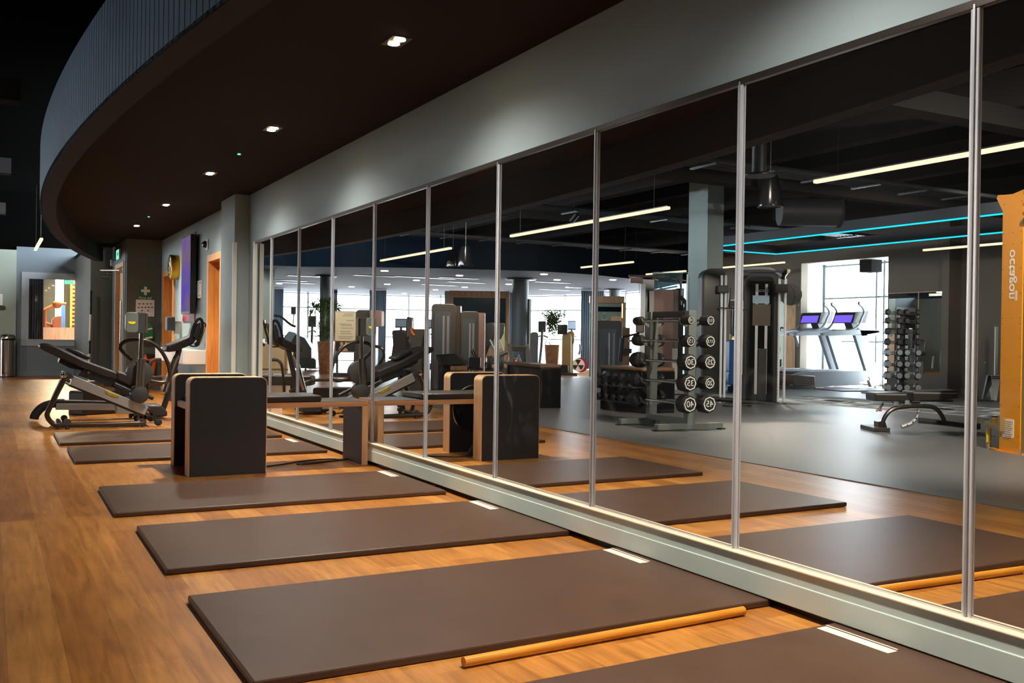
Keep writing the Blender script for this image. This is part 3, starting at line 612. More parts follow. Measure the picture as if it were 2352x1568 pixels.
# ================================================================ RECLINED BENCH MACHINE (measured on its own side plane)
t = T('reclined_bench', 'reclined exercise bench with silver rail, black pads and a round weight hub', 'exercise machine', (-1.75, 10.36, 0)); B = t
Q = lambda x, y, d=0: t.q(x, y, d)
def poly(pts, d0, d1, nm, mt, **k):
    pl = [(Q(x, y, d0)[0], Q(x, y, d0)[2]) for x, y in pts]; return t.part(nm, MB().prism(pl, d0, d1), M[mt], **k)
def tub(pts, d, r, nm, mt='gunmetal', **k):
    return t.part(nm, MB().tube([Q(x, y, d if not isinstance(d, (list, tuple)) else d[i]) for i, (x, y) in enumerate(pts)], r, n=12), M[mt], smooth=True, **k)
W2 = .52                                                   # machine width
rail = poly([(168, 862), (341, 935), (332, 953), (160, 883)], 0, .06, 'side_rail', 'alumatte', bevel=.004)
poly([(160, 883), (332, 953), (328, 957), (157, 886)], .004, .5, 'rail_underside', 'blk')
poly([(160, 862), (168, 862), (341, 935), (332, 953)], W2-.06, W2, 'side_rail', 'alumatte', bevel=.004)
poly([(199, 842), (302, 887), (304, 903), (178, 862)], .08, W2-.1, 'seat_carriage', 'blk')
# frame loops
for d in (.0, W2-.04):
    tub([(152, 862), (112, 940), (106, 955), (122, 975), (140, 975.5), (235, 975), (330, 971)], d, .024, 'frame_tube')
tub([(140, 872), (118, 918)], W2, .012, 'white_rod', 'white')
poly([(150, 855), (163, 858), (170, 866), (158, 872), (148, 866)], -.01, W2, 'top_joint', 'charcoal')
t.part('end_knob', MB().lathe([(.012, -.03), (.03, -.025), (.03, .02)], c=Q(146, 861, 0), n=16, axis='y'), M['chrome'], smooth=True)
for (x, y) in ((155, 969), (328, 968)):
    c = Q(x, y, 0); t.part('adjuster_foot', MB().cyl((c[0], -.02, c[2]), (c[0], .04, c[2]), .032, n=18).cyl((c[0], 0, .0), (c[0], 0, .05), .02, n=12), M['charcoal'], smooth=True)
    t.part('adjuster_foot', MB().cyl((c[0], W2-.05, c[2]), (c[0], W2, c[2]), .032, n=18).cyl((c[0], W2-.02, 0), (c[0], W2-.02, .05), .02, n=12), M['charcoal'], smooth=True)
poly([(341, 938), (346, 938), (363, 966), (356, 972)], .0, .05, 'end_bracket', 'gunmetal')
c = Q(363, 969, 0); t.part('wheel', MB().lathe([(.02, -.03), (.036, -.025), (.036, .02), (.02, .026)], c=c, n=20, axis='y'), M['rubber'], smooth=True)
t.part('wheel', MB().lathe([(.02, -.03), (.036, -.025), (.036, .02), (.02, .026)], c=(c[0], W2, c[2]), n=20, axis='y'), M['rubber'], smooth=True)
# pads
def pad(pts, d0, d1, nm, th=None):
    pl = [(Q(x, y, (d0+d1)/2)[0], Q(x, y, (d0+d1)/2)[2]) for x, y in pts]
    return t.part(nm, MB().prism(pl, d0, d1), M['vinyl'], bevel=.022, smooth=True, seg=4)
pad([(88, 797), (92, 789), (106, 788), (125, 794), (190, 826), (270, 855), (298, 862), (296, 878), (256, 868), (190, 845), (150, 828), (100, 805)], .06, W2-.06, 'back_pad')
pad([(149, 801), (160, 799), (178, 805), (205, 818), (206, 824), (196, 825), (168, 812)], .14, W2-.14, 'head_pad')
pad([(262, 850), (275, 852), (300, 862), (302, 885), (288, 884), (262, 870)], .05, W2-.05, 'seat_pad')
poly([(138, 822), (196, 845), (199, 853), (160, 845), (135, 832)], .14, W2-.14, 'pad_support', 'blk', bevel=.004)
c = Q(203, 855, .05); t.part('hinge_bolt', MB().cyl((c[0], .02, c[2]), (c[0], .5, c[2]), .014, n=12), M['chrome'], smooth=True)
c = Q(262, 880, .05); t.part('hinge_bolt', MB().cyl((c[0], .02, c[2]), (c[0], .5, c[2]), .011, n=12), M['chrome'], smooth=True)
tub([(262, 881), (283, 890), (300, 898)], .05, .02, 'damper', 'blk')
# hub, mast and display box
c = Q(320, 857, .1); t.part('weight_hub', MB().lathe([(.05, -.07), (.128, -.05), (.132, .03), (.11, .06)], c=(c[0], .1, c[2]), n=36, axis='y'), M['charcoal'], smooth=True)
c2 = Q(319.5, 906, .05); t.part('lower_hub', MB().lathe([(.04, -.07), (.083, -.06), (.085, .12)], c=(c2[0], .03, c2[2]), n=30, axis='y'), M['charcoal'], smooth=True)
a = Q(320, 893, 0); b2 = Q(326, 823, 0)
for dx in (-.028, .028): t.part('mast_sleeve', MB().bar((a[0]+dx, .0, a[2]), (b2[0]+dx-.006, .0, b2[2]), .028, .024), M['steel'], bevel=.004)
t.part('mast_sleeve', MB().bar((a[0], .0, a[2]), (b2[0]-.006, .0, b2[2]), .026, .03), M['charcoal'])
a = Q(323, 826, .02); b2 = Q(325, 762, .02); t.part('mast', MB().cyl(a, b2, .0215, n=18), M['steel'], smooth=True)
x0, _, z1 = Q(312, 717, 0); x1, _, z0 = Q(338, 765, 0)
p = t.part('display_box', MB().prism(rrect(x0, x1, z0, z1, .014, 4), -.02, .055), M['charcoal'], bevel=.004, smooth=True)
x2, _, z3 = Q(288, 716, 0); 
t.part('display_face', MB().prism(rrect(x2, x0+.02, z0+.004, z1, .03, 5), -.034, .03), M['rack'], parent=p, bevel=.006, smooth=True)
t.part('yellow_badge', MB().prism([(x2+.022, z0+.115), (x2+.095, z0+.115), (x2+.088, z0+.095), (x2+.065, z0+.088), (x2+.03, z0+.095)], -.037, -.033), M['yellow'], parent=p)
t.part('chrome_side', MB().box(x1-.022, x1+.004, -.024, .06, z0+.006, z1-.006), M['steel'], parent=p, bevel=.004)
c = Q(244, 904, 0); L = []
ang = math.atan2(Q(341, 935, 0)[2]-Q(168, 862, 0)[2], Q(341, 935, 0)[0]-Q(168, 862, 0)[0]); ca, sa = math.cos(ang), math.sin(ang)
def rot2(u, v, c): return (c[0]+u*ca-v*sa, c[2]+u*sa+v*ca)
bd = t.part('yellow_badge', MB().prism([rot2(u, v, Q(256, 905, 0)) for u, v in ((-.07, .014), (.07, .014), (.062, -.006), (.03, -.013), (-.03, -.013), (-.062, -.006))], -.004, .0), M['yellow'])
o = text_obj('badge_text', 'TECHNOGYM', .026, M['ink'], (Q(256, 905, 0)[0], -.0055, Q(256, 905, 0)[2]), (math.radians(90), -ang, 0), t.e, sx=.85)
# curved handle arm
tub([(304, 826), (278, 805), (275, 793), (290, 781), (325, 779), (352, 787), (372, 806), (387, 835), (391, 862), (388, 876), (368, 879), (340, 873)], .16, .0195, 'handle_arm')
t.part('release_knob', MB().ball(Q(317, 820, .06), .011), M['yellow'], smooth=True)
tub([(298, 892), (330, 905), (352, 915)], .3, .02, 'lower_link', 'blk')
# cross members
c = Q(235, 975, 0); t.part('cross_bar', MB().cyl((Q(140, 975, 0)[0], 0, .05), (Q(140, 975, 0)[0], W2-.04, .05), .022, n=12), M['gunmetal'], smooth=True)
t.part('cross_bar', MB().cyl((Q(345, 952, 0)[0], 0, Q(345, 952, 0)[2]), (Q(345, 952, 0)[0], W2-.02, Q(345, 952, 0)[2]), .022, n=12), M['gunmetal'], smooth=True)

# ================================================================ SECOND MACHINE: rowing style bench behind it
t = T('seated_row_machine', 'cardio machine with padded console ring, long silver floor rail and curved rubber foot', 'exercise machine', (-1.75, 11.35, 0))
Q = lambda x, y, d=0: t.q(x, y, d)
poly([(130, 926), (266, 926), (268, 942), (128, 941)], 0, .16, 'floor_rail', 'alumatte', bevel=.006)
poly([(134, 919), (300, 924), (300, 928), (136, 925)], .0, .16, 'rail_top', 'charcoal')
poly([(266, 928), (330, 932), (345, 950), (268, 950)], -.02, .18, 'rail_sleeve', 'alumatte', bevel=.008)
tub([(148, 925), (120, 926), (96, 934), (80, 952), (78, 962)], .08, .045, 'rubber_foot', 'rubber')
tub([(300, 948), (330, 955), (372, 945), (380, 925), (392, 880), (402, 840), (412, 800)], .08, .032, 'column', 'charcoal')
tub([(378, 900), (390, 862), (400, 828), (408, 815)], -.02, .03, 'chrome_cover', 'steel')
poly([(330, 930), (370, 930), (385, 945), (385, 956), (335, 958)], -.08, .3, 'pedal_base', 'charcoal', bevel=.02, smooth=True)
pad([(375, 803), (380, 793), (440, 768), (446, 776), (438, 790), (398, 806), (380, 808)], .0, .34, 'console_pad')
tub([(437, 788), (441, 760), (449, 740), (456, 731), (463, 733), (466, 748), (462, 768), (455, 786), (447, 792)], -.04, .017, 'console_ring', 'rubber')
tub([(437, 788), (441, 760), (449, 740), (456, 731), (463, 733), (466, 748), (462, 768), (455, 786), (447, 792)], .36, .017, 'console_ring', 'rubber')
poly([(441, 780), (445, 758), (452, 742), (461, 740), (462, 760), (454, 782)], .0, .3, 'console_screen', 'charcoal', bevel=.01, smooth=True)
tub([(464, 740), (472, 742), (472, 750), (464, 772), (459, 790), (450, 796), (436, 794)], .1, .009, 'handle_bar', 'gunmetal')
tub([(471, 751), (462, 776), (459, 790)], .05, .006, 'yellow_strap', 'yellow')
tub([(512, 825), (530, 824), (538, 832), (540, 860), (541, 905)], .2, .019, 'seat_handle', 'gunmetal')
tub([(495, 870), (520, 868), (545, 880)], .2, .05, 'seat_roll', 'vinyl')
for (x, d) in ((330, 0), (300, .2)):
    c = Q(x, 960, d); t.part('foot', MB().cyl((c[0], d, 0), (c[0], d, .05), .02, n=10), M['blk'])
pad([(480, 884), (545, 878), (575, 884), (575, 900), (545, 908), (480, 904)], .0, .34, 'seat_pad')
poly([(500, 903), (560, 903), (575, 960), (510, 960)], .1, .26, 'seat_post', 'charcoal', bevel=.01)
t.part('yellow_tag', MB().prism([(Q(200, 914, 0)[0], .13), (Q(220, 911, 0)[0], .15), (Q(222, 914, 0)[0], .14), (Q(204, 917, 0)[0], .12)], .08, .085), M['yellow'])
# ================================================================ FAR END OF THE ROOM
FY = 22.8
P0 = onY(50, 624, FY); P1 = onY(215, 795, FY)
fx0, fz1, fz0 = P0[0], P0[2], P1[2]; fx1 = -.40
fr = MB(); w = .14
fr.box(fx0, fx0+w, FY-.03, FY-.001, fz0, fz1).box(fx0+w+.001, fx1, FY-.03, FY-.001, fz1-w, fz1).box(fx0+w+.001, fx1, FY-.03, FY-.001, fz0, fz0+w)
fr.box(fx0+w-.03, fx0+w, FY-.045, FY-.0305, fz0+w-.03, fz1-w+.03).box(fx0+w+.001, fx1, FY-.045, FY-.0305, fz1-w, fz1-w+.03).box(fx0+w+.001, fx1, FY-.045, FY-.0305, fz0+w-.03, fz0+w)
struct('window_30', fr, mat('pale grey window casing', (150, 158, 164), .5))
gl = struct('window_31', MB().box(fx0+w, fx1, FY+.08, FY+.084, fz0+w, fz1-w), M['glass'])
# studio seen through that window
sr = MB(); sr.box(-3.25, -3.1, 23, 28, 0, 2.7).box(1.2, 1.4, 23, 28, 0, 2.7).box(-3.25, 1.4, 23, 28.2, 2.7, 2.8).box(-3.25, -2.05, 28, 28.2, 0, 2.7).box(-1.42, 1.4, 28, 28.2, 0, 2.7).box(-2.05, -1.42, 28, 28.2, 0, .45)
struct('wall_studio', sr, M['wall_dark'])
struct('floor_studio', MB().box(-3.1, 1.2, 23.0, 28, -.1, .002), M['floor'])
area('studio_fill_light', (-.9, 26.4, 2.6), (.6, .6), 130, (1, .72, .42), (0, 0, 0))  # warm fill light with a lamp panel, added to give the studio orange tones
lm = T('studio_fill_lamp', 'square fill lamp added in the studio ceiling behind the far window', 'lamp', (-.9, 26.4, 2.62)); lm.part('diffuser', MB().box(-.3, .3, -.3, .3, 0, .03), M['bulbw'])
def wpx(t, x, y, d=0): return t.q(x, y, d)
t = T('studio_curtain', 'dark grey pleated curtain inside the far studio window', 'curtain', (-1.83, 23.25, 0))
c0 = t.q(66, 640)[0]; c1 = t.q(101, 640)[0]; b = MB(); n = 26
pts = [(c0+(c1-c0)*i/n, .03*math.sin(i*1.5)) for i in range(n+1)]; m = n+1
b.add([(x, y, z) for z in (.75, 2.2) for x, y in pts], [(k, k+1, m+k+1, m+k) for k in range(n)])
o = t.part('cloth', b, mat('dark curtain', (70, 76, 86), .85), smooth=True); s_ = o.modifiers.new('solid', 'SOLIDIFY'); s_.thickness = .006
t = T('studio_pillar', 'pale blue pillar inside the studio behind the far window', 'pillar', (-1.3, 26.8, 0))
t.part('shaft', MB().box(t.q(127, 700)[0], t.q(146, 700)[0], 0, .2, 0, 2.7), M['bluewall'])
t = T('blue_leaning_board', 'bright blue panel leaning on the studio pillar', 'panel', (-1.1, 26.5, 0)); t.part('board', MB().box(t.q(141, 720)[0], t.q(150, 720)[0], 0, .04, .3, t.q(145, 700)[2]), mat('bright blue', (70, 130, 200), .5))
t = T('wall_bars', 'orange timber wall bars on the studio wall behind the far window', 'wall bars', (-.9, 27.2, 0)); 
b = MB(); x0 = t.q(166, 700)[0]; x1 = t.q(230, 700)[0]
for k in range(17): b.box(x0, x1, 0, .03, .5+k*.105, .54+k*.105)
t.part('rungs', b, M['stick']); t.part('side_post', MB().box(x0-.05, x0, 0, .08, 0, 2.35), M['stick']); t.part('backboard', MB().box(x0, x1, .05, .07, 0, 2.35), mat('brown board', (120, 70, 32), .6))
t = T('studio_bench', 'orange brown cushion bench under the studio wall bars', 'bench', (-1.4, 25.6, 0))
t.part('seat', MB().box(t.q(104, 765)[0], t.q(200, 765)[0], 0, .5, .58, .66), M['stick'], bevel=.02); t.part('ledge', MB().box(t.q(100, 750)[0], t.q(212, 750)[0], .5, .55, .0, t.q(150, 752, .5)[2]), M['oak2'])
t = T('studio_machine', 'orange brown weight machine silhouette against the bright studio window', 'exercise machine', (-1.6, 26.2, 0))
Qs = t.q
def tb(pts, r, nm='frame', d=0.0): t.part(nm, MB().tube([Qs(x, y, d) for x, y in pts], r, n=8), mat('burnt orange steel', (170, 90, 40), .5), smooth=True)
tb([(100, 712), (118, 704), (126, 698), (140, 697), (152, 698)], .035); tb([(104, 712), (103, 750), (108, 768)], .04); tb([(103, 740), (118, 746), (122, 756)], .03)
t.part('pad', MB().prism([(Qs(x, y)[0], Qs(x, y)[2]) for x, y in ((119, 748), (119, 735), (126, 727), (141, 725), (141, 752), (122, 754))], -.1, .1), mat('orange pad', (176, 96, 36), .5), bevel=.02)
t.part('hub', MB().ball(Qs(131, 699), .11, sc=(1, .6, .9)), mat('burnt orange hub', (150, 84, 40), .5), smooth=True)
t = T('exit_sign', 'small green running man exit sign hanging inside the studio', 'exit sign', (-1.05, 25.0, 0)); c = t.q(159, 648); t.part('face', MB().box(c[0]-.10, c[0]+.10, -.01, .01, c[2]-.045, c[2]+.045), M['exitgreen'])
# ---- bin, dispenser
c = onZ(-8, 866, 0)
t = T('waste_bin', 'tall polished steel waste bin with a black swing top by the far pale wall', 'bin', (-2.22, 22.45, 0))
t.part('body', MB().cyl((0, 0, .02), (0, 0, .78), .155, n=32), M['steel'], smooth=True); t.part('lid', MB().lathe([(.158, .78), (.158, .83), (.13, .875), (.06, .895)], n=32), M['steel'], smooth=True)
t.part('lid_band', MB().cyl((0, 0, .76), (0, 0, .795), .159, n=32), M['blkgloss'], smooth=True); t.part('foot_ring', MB().cyl((0, 0, 0), (0, 0, .03), .15, n=28), M['blk'])
t = T('hand_dispenser', 'small white hand gel dispenser on the pale wall at the left edge', 'dispenser', (-2.36, 22.74, 1.5))
t.part('body', MB().box(-.05, .05, -.08, 0, -.02, .22), M['white'], bevel=.012); t.part('nozzle', MB().box(-.07, .10, -.10, -.02, -.10, -.03), M['blk'], bevel=.01)
# ---- tall speaker box and roller stick leaning by the studio window
t = T('floor_speaker', 'tall dark grey box speaker with small red and white marks, left of the recess wall', 'speaker', (-1.02, 21.2, 0)); Q = t.q
x0, _, z1 = Q(188, 767); x1 = Q(209, 767)[0]
t.part('cabinet', MB().prism(rrect(x0, x1, 0, z1, .03, 4, (1, 1, 0, 0)), 0, .25), mat('dark grey plastic', (70, 68, 70), .5), bevel=.006)
for k, (y, mm) in enumerate(((791, 'red'), (796, 'red'), (800, 'white'), (804, 'white'))):
    c = Q(199, y); t.part('mark', MB().box(c[0]-.012, c[0]+.012, -.003, 0, c[2]-.012, c[2]+.012), M[mm])
t = T('massage_stick', 'tall cream and black pole standing against the recess wall corner', 'pole', (-.98, 18.98, 0)); Q = t.q
a = Q(206, 830); z = [Q(208, y)[2] for y in (667, 722, 782, 812)]; x = Q(208, 740)[0]
t.part('grip', MB().cyl((x, 0, z[1]), (x, 0, z[0]), .019, n=12), M['blk'], smooth=True); t.part('pole', MB().cyl((x-.01, 0, z[2]), (x, 0, z[1]), .018, n=12), M['tag'], smooth=True)
t.part('black_band', MB().cyl((x-.012, 0, z[3]), (x-.01, 0, z[2]), .018, n=12), M['blk'], smooth=True); t.part('pole', MB().cyl((x-.015, 0, 0), (x-.012, 0, z[3]), .018, n=12), M['tag'], smooth=True)
# ---- oak door of the recess bay
struct('door_1', MB().box(-.50, -.46, 17.44, 18.48, .01, 2.08), M['oak2'])
dr = MB(); dr.box(-.575, -.49, 17.36, 17.44, 0, 2.079).box(-.575, -.49, 18.48, 18.56, 0, 2.079).box(-.575, -.49, 17.36, 18.56, 2.08, 2.16); struct('trim_20', dr, M['oak2'], bevel=.004)
t = T('pull_bar', 'long vertical steel pull bar on the slatted oak door', 'handle', (-.56, 17.72, .75)); t.part('bar', MB().cyl((0, 0, 0), (0, 0, .75), .014, n=12), M['steel'], smooth=True)
for z in (.08, .67): t.part('standoff', MB().cyl((0, 0, z), (.06, 0, z), .008, n=8), M['steel'])
t = T('door_closer', 'folding arm door closer above the slatted oak door', 'door closer', (-.58, 17.7, 1.98)); t.part('body', MB().box(0, .05, 0, .28, 0, .06), M['steel'], bevel=.004); t.part('arm', MB().bar((-.0, .1, .05), (-.28, .35, .05), .02, .008).bar((-.28, .35, .05), (.02, .6, .06), .02, .008), M['steel'])
t = T('exit_sign', 'lit green emergency exit sign over the slatted oak door', 'exit sign', (-.565, 17.95, 2.24)); t.part('housing', MB().box(-.035, .0, -.2, .2, -.02, .16), M['white'], bevel=.006)
t.part('lit_face', MB().box(-.038, -.034, -.19, .19, -.0, .15), M['exitgreen']); t.part('arrow_mark', MB().prism([(-.12, .05), (-.04, .05), (-.04, .02), (.02, .075), (-.04, .13), (-.04, .1), (-.12, .1)], -.040, -.0385, 'yz'), M['white'])
t = T('motion_sensor', 'small white motion sensor on the recess wall corner', 'sensor', (-.58, 19.0, 2.17)); t.part('body', MB().box(-.03, .03, -.06, 0, 0, .12), M['white'], bevel=.012)
for k, (px, py) in enumerate(((235, 635), (247, 628))):
    c = onY(px, py, 19.08); t = T('coat_hook', 'thin steel wall hook on the recess wall, %s one' % ('lower', 'upper')[k], 'hook', (c[0], 19.1, c[2])); t.part('pin', MB().cyl((0, 0, 0), (0, -.07, 0), .006, n=8).ball((0, -.075, 0), .012), M['steel'], smooth=True); t.part('wall_arm', MB().box(0, .2, -.006, 0, -.003, .003), M['steel'])
# ---- first aid wall (faces the camera, Y = 17.05)
FA = 17.045
def wallthing(name, label, cat): return T(name, label, cat, (-.3, FA, 0))
t = wallthing('first_aid_sign', 'green first aid sign with a white cross on the dark wall', 'sign'); Q = t.q
a = Q(321, 656); b_ = Q(347, 679.5); cx = (a[0]+b_[0])/2; cz = (a[2]+b_[2])/2; s_ = (b_[0]-a[0])/2
t.part('board', MB().box(a[0], b_[0], -.004, 0, b_[2], a[2]), M['green'])
t.part('white_cross', MB().prism([(cx+u*s_, cz+v*s_) for u, v in ((-.24, .78), (.24, .78), (.24, .24), (.78, .24), (.78, -.24), (.24, -.24), (.24, -.78), (-.24, -.78), (-.24, -.24), (-.78, -.24), (-.78, .24), (-.24, .24))], -.006, -.004), M['paper'])
c = Q(321, 680.5); d_ = Q(346, 688); t.part('name_plate', MB().box(c[0], d_[0], -.004, 0, d_[2], c[2]), M['green'])
text_obj('lettering', 'First aid', .062, M['paper'], ((c[0]+d_[0])/2, -.0065, (c[2]+d_[2])/2), (math.radians(90), 0, 0), t.e)
t = wallthing('hook_board', 'square white board with two rows of small dark hooks', 'hook board'); Q = t.q
a = Q(312, 687.5); b_ = Q(354, 727); t.part('board', MB().prism(rrect(a[0], b_[0], b_[2], a[2], .012, 3), -.01, 0), M['paper'])
hk = MB()
for py, xs in ((698, (320, 329, 338, 346.5)), (706, (318, 326, 334, 341, 349)), (713.5, (326, 340))):
    for px in xs: c = Q(px, py); hk.prism([(c[0]-.018, c[2]+.01), (c[0]+.018, c[2]+.01), (c[0], c[2]-.012)], -.022, -.01)
t.part('hooks', hk, M['ink'])
t = wallthing('first_aid_bag', 'green first aid bag with two pale stripes hanging under the hook board', 'bag'); Q = t.q
pl = [(Q(x, y)[0], Q(x, y)[2]) for x, y in ((320, 765), (320, 750), (330, 742), (343, 741), (350, 748), (352, 776), (345, 781), (322, 781))]
t.part('body', MB().prism(pl, -.16, -.0), M['green'], bevel=.03, smooth=True, seg=3)
for y in (757, 777): a = Q(334, y, -.17); b_ = Q(351.5, y-3, -.17); t.part('stripe', MB().bar((a[0], -.163, a[2]), (b_[0]-.01, -.163, b_[2]), .006, .025), M['paper'])
t = wallthing('defibrillator_case', 'orange and black equipment case hanging low on the dark wall', 'case'); Q = t.q
pl = [(Q(x, y)[0], Q(x, y)[2]) for x, y in ((330, 813), (355, 815), (356, 835), (350, 868), (332, 868))]
t.part('body', MB().prism(pl, -.14, -.0), M['orange'], bevel=.02, smooth=True)
pl = [(Q(x, y)[0], Q(x, y)[2]) for x, y in ((332, 811), (353, 812), (353, 820), (336, 824))]; t.part('handle', MB().prism(pl, -.15, -.02), M['blk'], bevel=.006)
pl = [(Q(x, y)[0], Q(x, y)[2]) for x, y in ((331, 826), (341, 828), (345, 868), (333, 868))]; t.part('black_panel', MB().prism(pl, -.145, -.12), M['blk'])
# ---- wall with doors, screen and clock (X = 0)
def sidething(name, label, cat, y): return T(name, label, cat, (-.001, y, 0))
def doorframe(y0, y1, zt, n):
    f = MB(); f.box(-.03, .2, y0-.07, y0+.02, 0, zt-.02).box(-.03, .2, y1-.02, y1+.07, 0, zt-.02).box(-.03, .2, y0-.07, y1+.07, zt-.019, zt+.07)
    struct('trim_%d' % (30+n), f, M['oak'], bevel=.004)
    struct('door_%d' % (10+n), MB().box(.10, .145, y0+.02, y1-.02, .01, zt-.02), M['oak'])
doorframe(12.22, 12.98, 1.92, 1); doorframe(15.75, 16.68, 1.90, 2)
struct('wall_behind_doors', MB().box(.2, .25, 11.5, 17.2, 0, 2.5), M['wall_dark'])
t = T('lever_latch', 'steel lever handle on the bright oak door beside the pillar', 'handle', (.10, 12.3, .97)); t.part('rose', MB().cyl((0, 0, 0), (-.012, 0, 0), .026, n=16), M['steel'], smooth=True); t.part('lever', MB().tube([(-.01, 0, 0), (-.05, 0, 0), (-.055, .1, 0)], .009, n=8), M['steel'], smooth=True)
t = T('door_plate', 'small steel plate at head height on the bright oak door', 'door plate', (.10, 12.32, 1.38)); t.part('plate', MB().box(-.012, 0, -.03, .03, -.1, .12), M['steel'], bevel=.003)
t = sidething('wall_screen', 'tall portrait display screen with a blurred purple blue picture on the wall', 'screen', 14.0); Q = t.qx
a = onX(418, 545, -.12); 
y1_, z1_, z0_ = a[1]-14.0, onX(436, 538, -.12)[2], onX(415, 721, -.12)[2]; y0_ = onX(437, 640, -.12)[1]-14.0
t.part('casing', MB().box(-.12, -.04, y0_, y1_, z0_, z1_), M['blk'], bevel=.004)
def picture():
    m = bpy.data.materials.new('purple blue picture'); m.use_nodes = True; nt = m.node_tree; nt.nodes.clear(); N = nt.nodes.new; L = nt.links.new
    tc = N('ShaderNodeTexCoord'); n_ = N('ShaderNodeTexNoise'); n_.inputs['Scale'].default_value = 1.7; n_.inputs['Detail'].default_value = 2; L(tc.outputs['Object'], n_.inputs['Vector'])
    r = N('ShaderNodeValToRGB'); r.color_ramp.elements[0].position = .35; r.color_ramp.elements[0].color = lin((84, 70, 170))+(1,); r.color_ramp.elements[1].position = .7; r.color_ramp.elements[1].color = lin((120, 98, 96))+(1,)
    L(n_.outputs['Fac'], r.inputs[0]); e = N('ShaderNodeEmission'); e.inputs[1].default_value = .42; L(r.outputs[0], e.inputs[0]); o = N('ShaderNodeOutputMaterial'); L(e.outputs[0], o.inputs[0]); return m
M['picture'] = picture()
t.part('picture', MB().box(-.123, -.120, y0_+.015, y1_-.015, z0_+.03, z1_-.02), M['picture'])
t.part('wall_mount', MB().box(-.05, 0, y0_+.2, y1_-.2, z0_+.3, z1_-.3), M['blk'])
t = sidething('maroon_board', 'deep maroon printed board on the wall behind the screen', 'board', 14.0)
a = onX(449, 532, -.01); b_ = onX(447, 737, -.01); c = onX(425, 739, -.01)
t.part('board', MB().box(-.012, 0, b_[1]-14.0, c[1]-14.0+.2, b_[2], a[2]), M['maroon'])
tx = MB()
for k in range(5): tx.box(-.014, -.0125, b_[1]-14+.05, b_[1]-14+.16, 1.32+k*.07, 1.36+k*.07)
t.part('printed_lines', tx, mat('pink print', (190, 120, 140), .6))
t = sidething('wall_clock', 'thick round wall clock with a brushed brass rim beside the screen', 'clock', 15.45)
cc = onX(404, 610, -.1); cz = cc[2]; r_ = (onX(404, 581, -.1)[2]-onX(404, 640, -.1)[2])/2
t.part('rim', MB().lathe([(r_*.99, 0), (r_, -.12), (r_*.94, -.125), (r_*.94, -.11)], c=(0, 0, cz), n=40, axis='x', cap=False), M['brass'], smooth=True)
t.part('face', MB().cyl((-.108, 0, cz), (-.10, 0, cz), r_*.95, n=40), mat('clock face', (60, 66, 62), .5))
t.part('hand', MB().bar((-.112, 0, cz), (-.112, .1, cz+.08), .008, .008).bar((-.112, 0, cz), (-.112, -.02, cz+.16), .008, .008), M['paper'])
mk = MB()
for k in range(12): a_ = k*math.pi/6; mk.cbox((-.110, r_*.8*math.sin(a_), cz+r_*.8*math.cos(a_)), (.003, .02, .02))
t.part('hour_marks', mk, M['paper'])
t = sidething('wall_camera', 'small round blue lens camera on a white square base above the door', 'camera', 13.15); c = onX(477, 560, -.02)
t.part('base', MB().box(-.02, 0, -.06, .06, c[2]-.07, c[2]+.07), M['white'], bevel=.01); t.part('dome', MB().ball((-.03, .015, c[2]), .05, sc=(.8, 1, 1)), M['blkgloss'], smooth=True); t.part('lens', MB().ball((-.068, .02, c[2]+.01), .016), mat('blue lens', (40, 110, 200), .1), smooth=True)
t = sidething('wall_plaque', 'narrow white notice plaque with corner screws left of the bright oak door', 'plaque', 13.65); a = onX(460, 644, -.01); b_ = onX(460, 684, -.01)
t.part('plate', MB().box(-.02, 0, -.13, .13, b_[2], a[2]), M['paper'], bevel=.003)
for y in (-.11, .11):
    for z in (b_[2]+.03, a[2]-.03): t.part('screw', MB().cyl((-.026, y, z), (-.018, y, z), .012, n=10), M['charcoal'])
t = sidething('light_switch', 'small steel light switch left of the bright oak door', 'switch', 13.2); c = onX(473, 797, -.01); t.part('plate', MB().box(-.012, 0, -.045, .045, c[2]-.05, c[2]+.05), M['steel'], bevel=.003)
t = sidething('hand_dryer_box', 'dark angled card reader on a steel bracket beside the far oak door', 'card reader', 15.1); c = onX(397, 745, -.15)
t.part('head', MB().box(-.22, -.1, -.09, .09, c[2]-.1, c[2]+.12), M['charcoal'], bevel=.02); t.part('bracket', MB().box(-.1, 0, -.05, .05, c[2]-.14, c[2]+.05), M['steel'], bevel=.006)
t = sidething('wall_cabinet', 'row of low white wall cabinets behind the console machine', 'cabinet', 13.15)
c = onX(440, 811, -.1); d_ = onX(440, 838, -.1); L_ = 2.5
t.part('carcass', MB().box(-.28, 0, 0, L_, c[2]-.14, c[2]+.05), M['white'], bevel=.008)
for k in range(3): t.part('door', MB().box(-.292, -.28, .02+k*.83, .82+k*.83, c[2]-.135, c[2]+.045), M['paper'], bevel=.004)
t = sidething('spray_bottle', 'spray bottle with a blue label standing on the floor by the wall', 'bottle', 14.4); c = onX(403, 845, -.2)
t.part('bottle', MB().lathe([(.04, c[2]-.12), (.045, c[2]-.02), (.035, c[2]+.05), (.014, c[2]+.08)], c=(-.2, 0, 0), n=14), M['tag'], smooth=True); t.part('blue_label', MB().cyl((-.2, 0, c[2]-.09), (-.2, 0, c[2]-.02), .046, n=14), M['blue'], smooth=True)
t.part('nozzle', MB().box(-.23, -.17, -.02, .05, c[2]+.08, c[2]+.12), M['white'])
t = T('bottle_shelf', 'low steel shelf holding the spray bottle', 'shelf', (-.2, 14.4, c[2]-.13)); t.part('board', MB().box(-.15, .2, -.5, .5, -.02, .008), M['steel'])

area('studio_portal', (-1.735, 28.12, 1.57), (.62, 2.2), 1, (1, 1, 1), (math.radians(90), 0, math.radians(180)), True)
